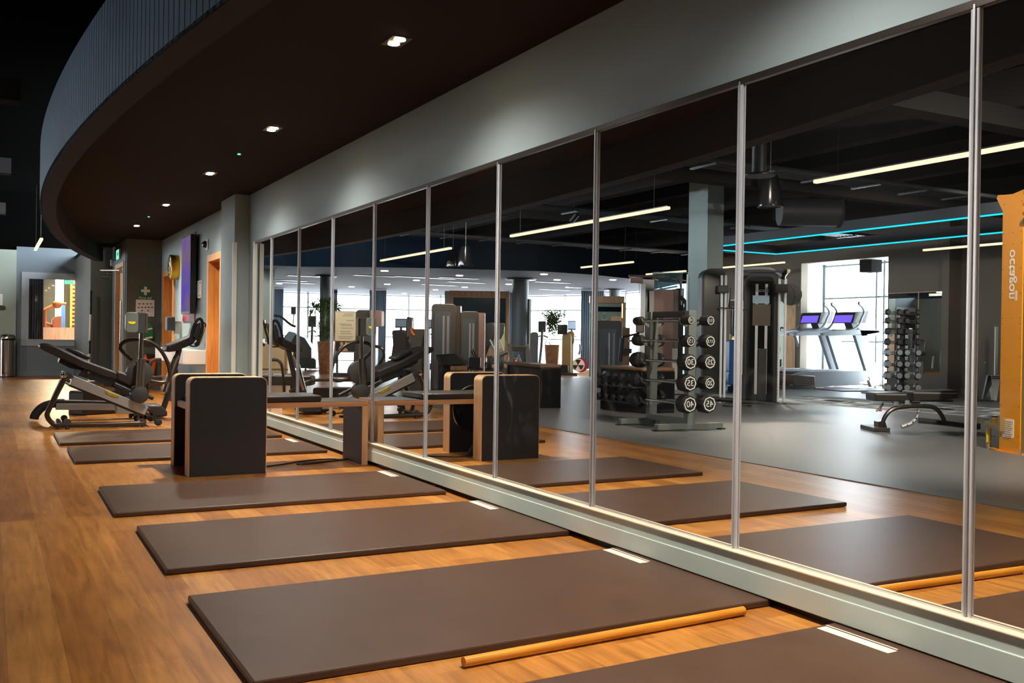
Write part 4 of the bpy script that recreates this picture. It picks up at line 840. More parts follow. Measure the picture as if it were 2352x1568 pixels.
# ================================================================ THE HALL SEEN IN THE MIRROR
VR = -28.6
def V(name, label, cat, px, py, group=None, rot=VR, z=0.0, dd=None):
    P = onZ(px, py, 0) if dd is None else onD(px, py, dd); P[2] = z
    return T(name, label, cat, tuple(P), rot=rot, virt=True, group=group)
class K:
    """drawing helpers on a thing's own plane"""
    def __init__(s, t): s.t = t
    def P(s, x, y, d=0): return s.t.q(x, y, d)
    def pl(s, pts, d0, d1, nm, mt, bevel=0, smooth=False, parent=None):
        p = [(s.P(x, y, d0)[0], s.P(x, y, d0)[2]) for x, y in pts]; return s.t.part(nm, MB().prism(p, d0, d1), M[mt], bevel=bevel, smooth=smooth, parent=parent)
    def tb(s, pts, r, nm, mt, d=0, n=8, sm=2, parent=None):
        L = [s.P(p[0], p[1], p[2] if len(p) > 2 else d) for p in pts]; return s.t.part(nm, MB().tube(L, r, n=n, smooth=sm), M[mt], smooth=True, parent=parent)
    def bx(s, x0, y0, x1, y1, d0, d1, nm, mt, bevel=0, parent=None):
        a = s.P(x0, y0, d0); b = s.P(x1, y1, d0); return s.t.part(nm, MB().box(min(a[0], b[0]), max(a[0], b[0]), d0, d1, max(0.0, min(a[2], b[2])), max(a[2], b[2])), M[mt], bevel=bevel, parent=parent)
    def ro(s, x0, y0, x1, y1, r, d0, d1, nm, mt, corners=(1, 1, 0, 0), bevel=0, parent=None):
        a = s.P(x0, y0, d0); b = s.P(x1, y1, d0); return s.t.part(nm, MB().prism(rrect(min(a[0], b[0]), max(a[0], b[0]), max(0.0, min(a[2], b[2])), max(a[2], b[2]), r, 5, corners), d0, d1), M[mt], bevel=bevel, smooth=bool(bevel), parent=parent)
# ---------------------------------------------------------------- barbell rack
t = V('barbell_rack', 'grey green steel rack holding rows of short fixed barbells', 'barbell rack', 1592, 996, rot=-75)
# local x runs along the barbells: origin at the right near foot; built from ground points
RA = onZ(1592, 990, 0); RB = onZ(1490, 974, 0)             # feet of the two uprights (right, left)
ax = RB-RA; Lr = float(np.linalg.norm(ax)); rth = math.degrees(math.atan2(-ax[1], -ax[0]))
bpy.data.objects.remove(t.e)
t = T('barbell_rack', 'grey green steel rack holding rows of short fixed barbells', 'barbell rack', tuple(RB), rot=rth, virt=True)
H = 1.42*.9
def upr(x):
    p = t.part('upright', MB().box(x-.04, x+.04, -.05, .05, .05, H), M['rack'], bevel=.006)
    t.part('dark_channel', MB().box(x-.045, x-.039, -.02, .02, .1, H-.03), M['blk'], parent=p)
    t.part('foot', MB().bar((x, -.42, .05), (x, .42, .05), .075, .06), M['rack'], bevel=.006)
    for y in (-.42, .42): t.part('rubber_pad', MB().box(x-.04, x+.04, y-.03, y+.03, 0, .02), M['rubber'])
upr(0.06); upr(Lr-.06)
t.part('base_beam', MB().box(.1, Lr-.1, -.04, .04, .06, .13), M['rack'], bevel=.006); t.part('top_beam', MB().box(.1, Lr-.1, -.03, .03, H-.07, H), M['charcoal'], bevel=.006)
lv = [.30, .52, .74, .96, 1.18]
for z in lv:
    for s_ in (-1, 1):
        for x in (.06, Lr-.06):
            t.part('cradle', MB().prism([(s_*.05, z-.08), (s_*.13, z-.045), (s_*.16, z+.02), (s_*.15, z+.02), (s_*.12, z-.025), (s_*.05, z-.04)], x-.012, x+.012, 'yz'), M['rack'])
def barbell(r, loc, num, label, L=None):
    L = Lr+.02; b = T('barbell', label, 'barbell', loc, rot=rth, virt=True, group='fixed barbells on the rack')
    b.part('bar', MB().cyl((.02, 0, 0), (L-.02, 0, 0), .014, n=14), M['chrome'], smooth=True)
    for x0, x1, sg in ((-.10, .05, -1), (L-.05, L+.10, 1)):
        pr = [(r*.55, x0 if sg > 0 else x1), (r*.98, (x0+.02) if sg > 0 else (x1-.02)), (r, (x1-.03) if sg > 0 else (x0+.03)), (r*.9, x1 if sg > 0 else x0)]
        h = b.part('head', MB().lathe(pr, n=12, axis='x'), M['rubber'], bevel=.003)
        if sg > 0:
            xe = x1+.001
            b.part('badge_ring', MB().lathe([(r*.78, xe), (r*.78, xe+.002), (r*.66, xe+.002), (r*.66, xe)], n=8, axis='x', cap=False), M['paper'], parent=h)
            me = textmesh(num, r*(.95 if len(num) < 3 else .62), extrude=.0008); me.materials.clear(); me.materials.append(M['paper'])
            o = bpy.data.objects.new('number', me); COL.objects.link(o); o.parent = h
            # faces the mirror-side viewer: real x is flipped, the text itself stays readable
            o.location = (-(xe+.001), 0, 0); o.rotation_euler = (math.radians(90), 0, math.radians(-90))
    return b
rr = [.098, .094, .090, .064, .050]; nf = ['40', '35', '30', '15', '10']; nb = ['45', '20', '25', '17.5', '12.5']; rb = [.100, .074, .082, .072, .058]
dirx = np.array([math.cos(math.radians(rth)), math.sin(math.radians(rth)), 0]); diry = np.array([-dirx[1], dirx[0], 0])
for i, z in enumerate(lv):
    for side, off in (('near', -.125), ('far', .125)):
        o = RB+diry*off; r = (rr if side == 'near' else rb)[i]; nmb = (nf if side == 'near' else nb)[i]
        barbell(r, (o[0], o[1], z-.02+.014), nmb, 'fixed barbell on the %s side of the grey rack, %s row from the floor' % (side, ('lowest', 'second', 'third', 'fourth', 'top')[i]))
# ---------------------------------------------------------------- hex dumbbell trolleys
def hexcase(px0, py0, px1, py1, ztop, label, grp, d=.55):
    A = onZ(px0, py0, 0); B_ = onZ(px1, py1, 0); a = B_-A; L = float(np.linalg.norm(a)); th = math.degrees(math.atan2(a[1], a[0]))
    c = T('dumbbell_cabinet', label, 'dumbbell cabinet', tuple(A), rot=th, virt=True, group=None)
    c.part('carcass', MB().box(0, L, .02, d, .06, ztop-.06).box(0, .03, 0, d, 0, ztop-.05).box(L-.03, L, 0, d, 0, ztop-.05).box(0, L, .0, .3, .0, .06), M['blk'])
    for z in (.16, .36, .56):
        if z < ztop-.1: c.part('shelf', MB().box(.03, L-.03, -.16, .02, z-.025, z-.01), M['charcoal'])
    c.part('padded_top', MB().box(-.01, L+.01, -.02, d, ztop-.05, ztop), M['terracotta'] if False else mat('brown pad top', (120, 92, 72), .45), bevel=.02, smooth=True)
    ux = np.array([math.cos(math.radians(th)), math.sin(math.radians(th)), 0]); uy = np.array([-ux[1], ux[0], 0])
    return c, A, ux, uy, L, th
def hexbell(loc, th, label, grp, r=.05):
    h = T('hex_dumbbell', label, 'dumbbell', loc, rot=th, virt=True, group=grp)
    h.part('handle', MB().cyl((0, -.06, 0), (0, .06, 0), .014, n=10), M['chrome'], smooth=True)
    for s_ in (-1, 1): h.part('head', MB().lathe([(r*.8, s_*.045), (r, s_*.055), (r, s_*.10), (r*.8, s_*.115)], n=6, axis='y'), M['rubber'])
    return h
c, A, ux, uy, L, th = hexcase(1380, 938, 1478, 951, .60, 'low black cabinet of hex dumbbells with a brown padded top, left of the barbell rack', None, .5)
c.part('number_tag', MB().box(.06, .13, -.004, 0, .44, .52), M['paper'])
first = None
rows = ('bottom', 'middle', 'upper'); cols = ('leftmost', 'second', 'third', 'fourth', 'rightmost')
for i, z in enumerate((.19, .34, .47)):
    for k in range(5):
        P_ = A+ux*(.16+k*(L-.3)/4)+uy*(-.04); lb = 'black hex dumbbell on the %s shelf of the low cabinet beside the barbell rack, %s' % (rows[i], cols[k]); loc = (P_[0], P_[1], z)
        if first is None: first = hexbell(loc, th, lb, 'hex dumbbells in the low cabinet')
        else: dup(first, loc, label=lb)
c2, A, ux, uy, L, th = hexcase(1165, 922, 1242, 938, .60, 'low black cabinet with a brown padded top, half hidden behind the reflected box seat', None, .3)
for k in range(2):
    P_ = A+ux*(L-.12-.2*k)+uy*(-.04); dup(first, (P_[0], P_[1], .30), label='hex dumbbell at the %s of the half hidden cabinet' % ('right end' if k == 0 else 'middle'), group='hex dumbbells in the half hidden cabinet')
# ---------------------------------------------------------------- dumbbell tower
TB = onZ(2068, 925, 0); TB = TB*1.0
t = T('dumbbell_tower', 'slim black vertical rack with eight tiers of small chrome dumbbells', 'dumbbell rack', tuple(TB), rot=VR, virt=True)
q = t.q
zt = q(2068, 712)[2]
t.part('post', MB().box(-.035, .035, -.035, .035, .0, zt), M['blk'], bevel=.004); t.part('chrome_edge', MB().box(.036, .05, -.04, -.02, .2, zt-.05), M['chrome'])
t.part('base', MB().box(-.22, .22, -.25, .25, 0, .04), M['blk'], bevel=.006)
dbn = 0
tiers = [717, 736.5, 761, 785, 809, 835.5, 862, 889]; dproto = None
tn = ('top', 'second', 'third', 'fourth', 'fifth', 'sixth', 'seventh', 'lowest')
for i, y in enumerate(tiers):
    z = q(2068, y)[2]; r = [.05, .052, .055, .058, .064, .066, .068, .070][i]
    t.part('arm', MB().bar((-.26, -.08, z-.03), (.2, -.08, z-.03), .02, .012).bar((-.26, .08, z-.03), (.2, .08, z-.03), .02, .012), M['blk'])
    for sx, sd in ((-1, 'left'), (1, 'right')):
        cx_ = -.15 if sx < 0 else .15
        loc = TB+np.array([math.cos(t.th), math.sin(t.th), 0])*cx_+np.array([-math.sin(t.th), math.cos(t.th), 0])*(-.05); loc[2] = z
        d_ = T('chrome_dumbbell', 'small round headed dumbbell on the %s tier of the dumbbell tower, %s side' % (tn[i], sd), 'dumbbell', tuple(loc), rot=VR, virt=True, group='dumbbells on the tower')
        d_.part('handle', MB().cyl((-.09, 0, 0), (.09, 0, 0), .013, n=10), M['steel'], smooth=True)
        for s_ in (-1, 1):
            h = d_.part('head', MB().lathe([(r*.6, s_*.055), (r, s_*.07), (r, s_*.11), (r*.75, s_*.125)], n=20, axis='x'), M['rubber'] if i < 4 else M['charcoal'], smooth=True)
            d_.part('end_cap', MB().cyl((s_*.09, -r*.98, 0), (s_*.09, -r*1.04, 0), r*.66, n=16), M['treadwhite'] if i >= 4 else M['charcoal'], parent=h)
# ---------------------------------------------------------------- adjustable bench
BA = onZ(2095, 990, 0)
t = T('weight_bench', 'flat adjustable weight bench with black pads and a bronze grey curved frame', 'weight bench', tuple(BA), rot=VR, virt=True); k = K(t)
def bp_(pts, d0, d1, nm): p = [(k.P(x, y, d0)[0], k.P(x, y, d0)[2]) for x, y in pts]; return t.part(nm, MB().prism(p, d0, d1), M['vinyl'], bevel=.02, smooth=True, seg=3)
bp_([(2012, 905), (2015, 902), (2082, 901), (2084, 906), (2083, 919), (2079, 922), (2013, 921)], -.15, .15, 'seat_pad')
bp_([(2098, 902), (2100, 899), (2200, 896), (2203, 899), (2202, 914), (2170, 919), (2100, 921)], -.15, .15, 'back_pad')
for (a, b_) in (((2014, 903), (2083, 908)), ((2100, 900), (2200, 905))): k.bx(a[0], a[1], b_[0], b_[1], -.155, -.148, 'grey_side', 'greyvinyl')
for d in (-.05, .05): k.tb([(2024, 985), (2028, 970), (2036, 952), (2052, 937), (2085, 933), (2130, 932), (2150, 936), (2164, 952), (2170, 966)], .024, 'frame_tube', 'gunmetal', d=d)
k.tb([(2112, 940), (2108, 958), (2096, 972), (2072, 980)], .022, 'ladder_plate', 'alumatte', d=0)
for (x, y) in ((2110, 948), (2106, 960), (2098, 969), (2086, 976)): k.tb([(x, y, -.03), (x, y, -.02)], .008, 'slot', 'blk', sm=0)
k.tb([(2110, 965), (2180, 972), (2245, 981)], .03, 'base_beam', 'charcoal', d=0)
k.bx(2008, 982, 2046, 991.5, -.2, .2, 'front_foot', 'charcoal', bevel=.006); k.bx(2236, 972, 2254, 986, -.18, .18, 'rear_foot', 'charcoal', bevel=.006)
k.pl([(2018, 968), (2034, 966), (2040, 984), (2018, 984)], -.06, .06, 'foot_bracket', 'gunmetal')
k.tb([(2014, 944), (2022, 938), (2030, 926)], .012, 'release_lever', 'gunmetal', d=-.05); k.tb([(2020, 941), (2026, 942)], .014, 'orange_grip', 'orange', d=-.06)
for x in (2068, 2094): k.bx(x-4, 920, x+4, 938, -.06, .06, 'pad_bracket', 'alumatte'); k.tb([(x, 921, -.09), (x, 921, -.06)], .014, 'bolt', 'chrome', sm=0, n=12)
k.bx(2115, 918, 2190, 923, -.06, .06, 'pad_rail', 'charcoal')
# ---------------------------------------------------------------- gold octagon rig post
GA = onZ(2297, 1036, 0); GB = onZ(2346, 1045, 0); ga = GB-GA; Lg = float(np.linalg.norm(ga)); gth = math.degrees(math.atan2(ga[1], ga[0]))
t = T('training_rig_post', 'tall gold steel rig post lettered octagon, at the right edge of the mirror view', 'rig post', tuple(GA), rot=gth, virt=True); k = K(t); q = t.q
zt = q(2299, 447)[2]; x1 = q(2341, 800)[0]; x0 = q(2298, 800)[0]
pl = [(0, 0), (Lg*.98, 0), (Lg*.98, zt), (Lg*.45, zt-.02), (.03, zt-.012), (-.075, zt), (-.09, zt-.03), (-.075, zt-.05), (0, zt-.16)]
pp = t.part('front_plate', MB().prism(pl, -.006, .006), M['gold'], bevel=.002)
t.part('side_plate', MB().box(Lg*.98, Lg*.98+.006, 0, .55, 0, zt), M['goldd'])
t.part('far_plate', MB().box(Lg*.02, Lg*.98, .54, .55, 0, zt), M['goldd'])
t.part('top_beam', MB().box(Lg*.9, Lg*.98+.9, .02, .14, zt-.22, zt-.06), M['gold'], bevel=.003)
t.part('base_plate', MB().box(-.02, Lg+.05, -.03, .6, 0, .012), M['gold'])
b = MB()
for z in (.16, .42, .62, .86, 1.02, 1.15, 1.20, 1.42, 1.64, 1.86, 1.96, zt-.1):
    for x in ((.02, Lg*.5, Lg*.9) if z in (1.20, 1.86, 1.96) else (.02, Lg*.9)): b.cyl((x, -.0065, z), (x, -.0075, z), .0045, n=8)
t.part('bolt_holes', b, M['ink'], parent=pp); bpy.context.view_layer.update()
b = MB()
for i in range(22): b.cyl((Lg*.98+.0065, .06, .1+i*.09), (Lg*.98+.008, .06, .1+i*.09), .005, n=8)
t.part('side_holes', b, M['ink'])
def vtext(t, txt, size, x, y, z, mt, rz=0, nm='lettering', sx=1.0, ry=0, off=0.0):
    me = textmesh(txt, size, extrude=.0008, offset=off); me.materials.clear(); me.materials.append(M[mt]); o = bpy.data.objects.new(nm, me); COL.objects.link(o); o.parent = t.e
    # readable from the real room side: local mesh x is already the flipped one
    o.location = (-x, y, z); o.rotation_euler = (math.radians(90), math.radians(ry), 0); o.scale = (sx, 1, 1); return o
za = q(2320, 570)[2]; zb = q(2320, 692)[2]; o = vtext(t, 'octagon', .14, Lg*.46, -.0085, (za+zb)/2, 'lettering', ry=90, sx=(za-zb)/.48, off=.0015)
t.part('small_mark', MB().box(Lg*.70, Lg*.735, -.0078, -.006, zb+.005, zb+.09).box(Lg*.64, Lg*.655, -.0078, -.006, zb+.005, zb+.09), M['lettering'])
a = q(2307, 960); b_ = q(2331, 1006); t.part('notice_plate', MB().prism(rrect(a[0], b_[0], b_[2], a[2], .008, 3), -.009, -.006), M['tag'])
b = MB()
for i in range(9): b.box(a[0]+.012, b_[0]-.02-.01*(i % 3), -.0100, -.0090, a[2]-.03-i*.018, a[2]-.024-i*.018)
t.part('notice_lines', b, M['grey'])
k.bx(2262, 966, 2298, 982, -.05, .05, 'arm_bracket', 'goldd', bevel=.01); k.bx(2293, 956, 2298, 990, -.06, .06, 'bracket_plate', 'goldd')
a = k.P(2273, 982); t.part('hanging_post', MB().cyl((a[0], 0, k.P(2273, 1029)[2]), (a[0], 0, a[2]), .022, n=18), M['goldd'], smooth=True)
t.part('yellow_sticker', MB().cyl((a[0]-.002, -.001, k.P(2270, 1014)[2]), (a[0]-.002, -.001, k.P(2270, 990)[2]), .0225, n=18), M['yellow'], smooth=True)
t.part('clamp', MB().cyl((k.P(2288, 962)[0], -.05, k.P(2288, 962)[2]), (k.P(2288, 962)[0], .05, k.P(2288, 962)[2]), .03, n=14), M['chrome'], smooth=True)
t.part('ground_bar', MB().bar((a[0]-.01, 0, .02), (0, 0, .012), .03, .012), M['gold'])
t.part('bolt', MB().cyl((Lg+.02, -.02, .0), (Lg+.02, -.02, .05), .012, n=10), M['chrome']); t.part('bolt', MB().cyl((a[0]+.03, -.02, .0), (a[0]+.03, -.02, .05), .012, n=10), M['chrome'])
for z in (zt-.02, zt-.12, zt-.2): t.part('bolt', MB().cyl((Lg*.98+.04, .0, z), (Lg*.98+.04, -.02, z), .014, n=10), M['chrome'], smooth=True)
t.part('roller', MB().cyl((Lg*.98+.02, .02, zt-.28), (Lg*.98+.12, .02, zt-.28), .05, n=18), M['charcoal'], smooth=True)
t.part('rail', MB().box(Lg*.98+.006, Lg*.98+.3, .25, .3, .3, .34), M['goldd'])
M['brownplastic'] = mat('brown black plastic', (74, 58, 48), .35); M['purplescreen'] = emis('purple screen', lin((90, 70, 190)), 1.0)
M['shroud'] = mat('grey brown machine shroud', (76, 72, 67), .35); M['darkpanel'] = mat('black green panel', (16, 24, 26), .2); M['paleblue'] = mat('pale blue sheets', (150, 176, 196), .6); M['navy'] = mat('navy vinyl', (24, 28, 52), .5)
M['frontgrey'] = mat('slate grey panel', (80, 85, 90), .25); M['limepanel'] = mat('pale lime board', (170, 180, 130), .6)
M['sheet'] = mat('cream sheet', (228, 204, 160), .6); M['goldbeige'] = mat('golden beige plastic', (186, 160, 110), .4); M['tealscreen'] = mat('dark teal screen', (10, 34, 46), .12); M['sagepanel'] = mat('sage panel', (128, 142, 124), .4)
# ---------------------------------------------------------------- treadmills by the bright window
def treadmill(anchor, dpx, label):
    A_ = onZ(2012, 886, 0); P = CAM+.952*(A_-CAM); P[2] = 0; P = P+np.array(anchor)
    t = T('treadmill', label, 'treadmill', tuple(P), rot=0, virt=True, group='treadmills in the window bay'); k = K(t)
    X = lambda x: x   # pixels measured on the nearer machine
    off = anchor
    def q(x, y, d=0.0):
        # measured for the nearer machine, reused for its twin
        c = T.__new__(T); c.loc = CAM+.952*(A_-CAM); c.loc[2] = 0; c.th = 0.0; return c.q(x, y, d)
    def pl(pts, d0, d1, nm, mt, bevel=0, smooth=False, parent=None): return t.part(nm, MB().prism([(q(x, y)[0], max(0, q(x, y)[2])) for x, y in pts], d0, d1), M[mt], bevel=bevel, smooth=smooth, parent=parent)
    def tb(pts, r, nm, mt, d): return t.part(nm, MB().tube([q(x, y, 0)[0:1]+(d,)+q(x, y, 0)[2:] for x, y in pts], r, n=10), M[mt], smooth=True)
    pl([(1820, 862), (1850, 853), (1990, 851), (2000, 872), (1975, 878), (1985, 884), (1870, 888), (1822, 886)], .0, .1, 'side_rail', 'treadwhite', bevel=.006)
    pl([(1820, 862), (1850, 853), (1990, 851), (2000, 872), (1975, 878), (1985, 884), (1870, 888), (1822, 886)], .72, .82, 'side_rail', 'treadwhite', bevel=.006)
    pl([(1822, 864), (1850, 855), (1985, 853), (1985, 862), (1830, 876)], .1, .72, 'running_belt', 'rubber')
    pl([(1819, 862), (1830, 860), (1872, 862), (1872, 886), (1824, 888), (1819, 878)], -.02, .84, 'rear_cover', 'brownplastic', bevel=.02, smooth=True)
    for d in (0, .74):
        pl([(1964, 768), (1992, 766), (2026, 884), (2002, 889)], d, d+.08, 'upright', 'treadwhite', bevel=.006)
        tb([(1942, 763), (1966, 757), (1978, 745), (1984, 728), (1990, 718), (1985, 705), (1975, 697), (1978, 694)], .024, 'hand_rail', 'treadwhite', d+.04)
        pl([(1890, 765), (1906, 761), (1965, 757), (2020, 758), (2022, 764), (1985, 770), (1960, 770), (1906, 771), (1892, 770)], d, d+.08, 'arm_rest', 'treadwhite', bevel=.01)
    pl([(1976, 757), (1990, 752), (2026, 762), (2020, 768), (1980, 771)], .0, .82, 'console_bar', 'treadwhite')
    s_ = pl([(1969, 742), (1976, 716), (2007, 714), (2000, 742)], .12, .68, 'console', 'blk', bevel=.01)
    a, b_ = q(1969, 742), q(1976, 716)
    sc_ = MB(); sc_.add([(a[0]-.004, .16, a[2]+.02), (a[0]-.004, .64, a[2]+.02), (b_[0]-.004, .64, b_[2]-.02), (b_[0]-.004, .16, b_[2]-.02)], [(0, 1, 2, 3)]); t.part('screen', sc_, M['purplescreen'], parent=s_)
    pl([(1982, 742), (1996, 742), (2004, 760), (1988, 760)], .3, .5, 'console_neck', 'charcoal')
    t.part('warning_label', MB().box(q(1874, 886)[0], q(1892, 886)[0], -.004, .0, .0, .045), M['tag'])
    return t
treadmill((0, 0, 0), 0, 'silver treadmill nearer the camera in the bright window bay')
treadmill((.0, .95, 0), 0, 'silver treadmill farther back in the bright window bay, beside the white jamb')
for a, b_, lb in (((1870, 894), (2010, 899), 'thin dark lilac rubber mat on the floor in front of the treadmill'), ((1978, 903), (2060, 908), 'small dark mat on the floor by the dumbbell tower')):
    P = onZ(*a, 0); Q_ = onZ(*b_, 0); t = T('floor_mat', lb, 'mat', (P[0], P[1], .006), rot=-10, virt=True); t.part('pad', MB().box(0, 2.2 if a[0] < 1900 else 1.2, -.9, 0, 0, .02), mat('lilac grey mat', (96, 92, 112), .5), bevel=.004)
# printed turf lines on the rubber floor
P = onZ(1850, 905, 0)
tf = MB(); d1 = onZ(1790, 912, 0); d2 = onZ(2300, 950, 0); dv = (d2-d1); Lt = float(np.linalg.norm(dv)); dv /= Lt; nv = np.array([-dv[1], dv[0], 0])
t = T('turf_track', 'grey training track with printed white lines across the rubber floor', 'training track', (d1[0], d1[1], .0062), rot=math.degrees(math.atan2(dv[1], dv[0])), virt=True)
t.part('base', MB().box(0, Lt+4, -1.0, 1.0, 0, .0012), M['turfbase'] if 'turfbase' in M else mat('turf grey', (92, 98, 100), .85, noise=.35, nscale=60))
b = MB(); random.seed(3)
for y in (-.92, -.86, -.3, .3, .86, .92): b.box(0, Lt+4, y-.018, y+.018, .0012, .0022)
for i in range(16): b.box(.3+i*.62, .34+i*.62, -.9, -.35, .0012, .0022); b.box(.3+i*.62, .34+i*.62, .35, .9, .0012, .0022)
for i in range(14): x = random.uniform(0, Lt+2); y = random.choice((-.6, .6, 0)); b.box(x, x+.4, y-.1, y+.1, .0012, .0022)
o = t.part('white_markings', b, M['turfline']); o['kind'] = 'stuff'
# ---------------------------------------------------------------- dual cable machine
t = V('cable_machine', 'tall black cable machine with two towers and polished chrome pulley columns', 'cable machine', 1745, 927); k = K(t)
k.ro(1714, 625, 1784, 930, .12, .0, .35, 'right_tower', 'blk', (0, 1, 0, 0)); k.ro(1719, 634, 1776, 925, .09, -.012, .0, 'right_tower_cover', 'darkpanel', (1, 1, 0, 0))
k.bx(1724, 645, 1772, 905, -.016, -.012, 'cover_glass', 'blkgloss')
for x in (1738, 1760): k.bx(x-1.2, 652, x+1.2, 905, -.022, -.016, 'guide_rod', 'alumatte')
k.bx(1730, 678, 1768, 697, -.03, -.016, 'instruction_sheet', 'paleblue'); k.bx(1730, 698, 1770, 748, -.028, -.016, 'brown_panel', 'brownplastic')
k.bx(1743, 800, 1760, 930, -.03, -.016, 'weight_stack', 'blk')
for x in (1787, 1801): a = k.P(x, 922, -.02); b_ = k.P(x, 640, -.02); t.part('chrome_column', MB().cyl((a[0], -.02, .02), (a[0], -.02, b_[2]), .02, n=18), M['chromeglare'], smooth=True)
b = MB()
for i in range(34): p = k.P(1786, 672+i*7, -.043); b.cyl((p[0], -.042, p[2]), (p[0], -.039, p[2]), .006, n=8)
t.part('pin_holes', b, M['ink'])
k.bx(1782, 652, 1812, 672, -.14, .05, 'pulley_carriage', 'blk', bevel=.01); k.tb([(1808, 622), (1800, 632), (1798, 642)], .04, 'pulley_head', 'chrome', d=-.03)
k.bx(1716, 620, 1812, 626, -.04, .06, 'top_bar', 'blk'); k.tb([(1809, 622, -.06), (1815, 623, -.06)], .03, 'end_cap', 'tag', sm=0)
k.tb([(1704, 618), (1756, 616), (1775, 618), (1796, 634)], .02, 'blue_grey_cable_arm', 'winframe', d=-.02)
k.tb([(1690, 922), (1750, 926), (1800, 931), (1862, 936)], .045, 'base_rail', 'blk', d=-.1, sm=0); k.tb([(1600, 912), (1700, 921)], .04, 'base_rail', 'blk', d=-.1, sm=0)
k.ro(1614, 616, 1662, 905, .14, -.05, .3, 'left_tower', 'blk', (0, 1, 0, 0)); k.ro(1619, 628, 1650, 900, .06, -.062, -.05, 'left_tower_cover', 'darkpanel', (1, 1, 0, 0))
for x in (1655, 1664): a = k.P(x, 905, -.1); b_ = k.P(x, 632, -.1); t.part('chrome_column', MB().cyl((a[0], -.1, .02), (a[0], -.1, b_[2]), .019, n=18), M['chromeglare'], smooth=True)
k.bx(1650, 655, 1674, 672, -.2, -.02, 'pulley_carriage', 'blk', bevel=.01); k.bx(1648, 616, 1716, 622, -.02, .06, 'top_bar', 'blk')
k.tb([(1652, 707), (1690, 710), (1716, 713)], .014, 'pull_bar', 'chrome', d=-.15, sm=0); k.tb([(1676, 660), (1676, 690), (1674, 706)], .02, 'snap_hook', 'chrome', d=-.15)
k.bx(1700, 690, 1708, 860, .1, .16, 'rear_column', 'alumatte'); k.tb([(1815, 655), (1826, 668), (1826, 690), (1818, 700)], .004, 'hanging_cable', 'blk', d=.1)
a = k.P(1818, 676, .1); t.part('black_disc', MB().lathe([(.17, a[1]), (.17, a[1]+.05)], c=(a[0], 0, a[2]), n=26, axis='y'), M['charcoal'], smooth=True)
vtext(t, 'PRECOR', .05, k.P(1753, 668, -.02)[0], -.030, k.P(1753, 668, -.02)[2], 'alumatte')
# blue bags behind the machine
for i, (x0, y0, x1, y1, lb) in enumerate(((1676, 780, 1702, 842, 'blue round topped bag standing behind the cable machine, upper left'), (1686, 782, 1716, 862, 'blue round topped bag behind the cable machine, upper right'), (1674, 850, 1716, 885, 'blue padded block with white marks, middle of the pile'), (1672, 884, 1716, 918, 'blue padded block with white marks at the floor'))):
    P = onZ(1695, 905, 0); b0 = T('blue_bag', lb, 'bag', (P[0], P[1]+.34*(i % 2), 0), rot=VR, virt=True, group='blue bags and blocks behind the cable machine'); kk = K(b0)
    a = kk.P(x0, y1); c = kk.P(x1, y0); z0_ = max(0, a[2]-(.12 if i < 2 else 0))
    b0.part('body', MB().prism(rrect(a[0], c[0], z0_, c[2], (c[0]-a[0])*.3, 5), .0, .3), M['blue'], bevel=.02, smooth=True)
    if i >= 2: b0.part('white_mark', MB().box(a[0]+(c[0]-a[0])*.55, a[0]+(c[0]-a[0])*.9, -.006, .0, z0_+.05, c[2]-.06), M['paper'])
# ---------------------------------------------------------------- pulley rig left of the square column
t = V('pulley_rig', 'chrome and black pulley rig with a tall pinkish stack guard, left of the square column', 'cable machine', 1500, 905); k = K(t)
k.bx(1474, 640, 1500, 905, .1, .45, 'black_tower', 'darkpanel'); k.bx(1500, 625, 1580, 905, .5, .52, 'rear_glass', 'darkglass')
k.ro(1500, 664, 1545, 905, .05, -.05, .0, 'stack_guard', 'terracotta', bevel=.006); k.ro(1546, 664, 1556, 905, .03, -.03, .3, 'guard_side', 'taupe', (1, 0, 0, 0)); k.bx(1494, 668, 1500, 900, -.06, 0, 'pale_edge', 'offwhite')
k.bx(1556, 662, 1568, 905, .0, .3, 'side_panel', 'blk'); k.tb([(1562, 680), (1578, 695), (1574, 715), (1562, 735)], .035, 'black_grip', 'blk', d=-.1)
k.tb([(1560, 640), (1566, 655), (1564, 700)], .02, 'steel_arm', 'steel', d=-.05)
k.bx(1473, 652, 1480, 905, -.2, -.12, 'chrome_column', 'chromeglare'); k.bx(1449, 637, 1478, 650, -.24, -.08, 'pulley_box', 'terracotta', bevel=.01)
k.bx(1446, 631, 1530, 637, -.16, -.1, 'top_arm', 'blk'); k.bx(1468, 870, 1484, 905, -.25, -.05, 'column_foot', 'blk')
k.ro(1462, 734, 1480, 764, .02, -.3, -.14, 'carriage', 'gunmetal', (1, 1, 1, 1), bevel=.01); k.tb([(1470, 765), (1440, 772), (1430, 774)], .02, 'bronze_arm', 'gunmetal', d=-.2); k.tb([(1470, 782), (1445, 783)], .016, 'bronze_arm', 'gunmetal', d=-.2)
k.bx(1546, 800, 1556, 895, -.25, -.18, 'white_column', 'offwhite'); k.bx(1530, 895, 1600, 905, -.2, .3, 'white_base', 'alumatte'); k.tb([(1545, 640), (1580, 645)], .01, 'blue_grey_cable', 'winframe', d=-.02)
k.bx(1545, 870, 1580, 876, -.2, -.1, 'step_plate', 'alumatte'); k.tb([(1430, 776), (1425, 830)], .04, 'navy_pad', 'navy', d=0) if 'navy' in M else None
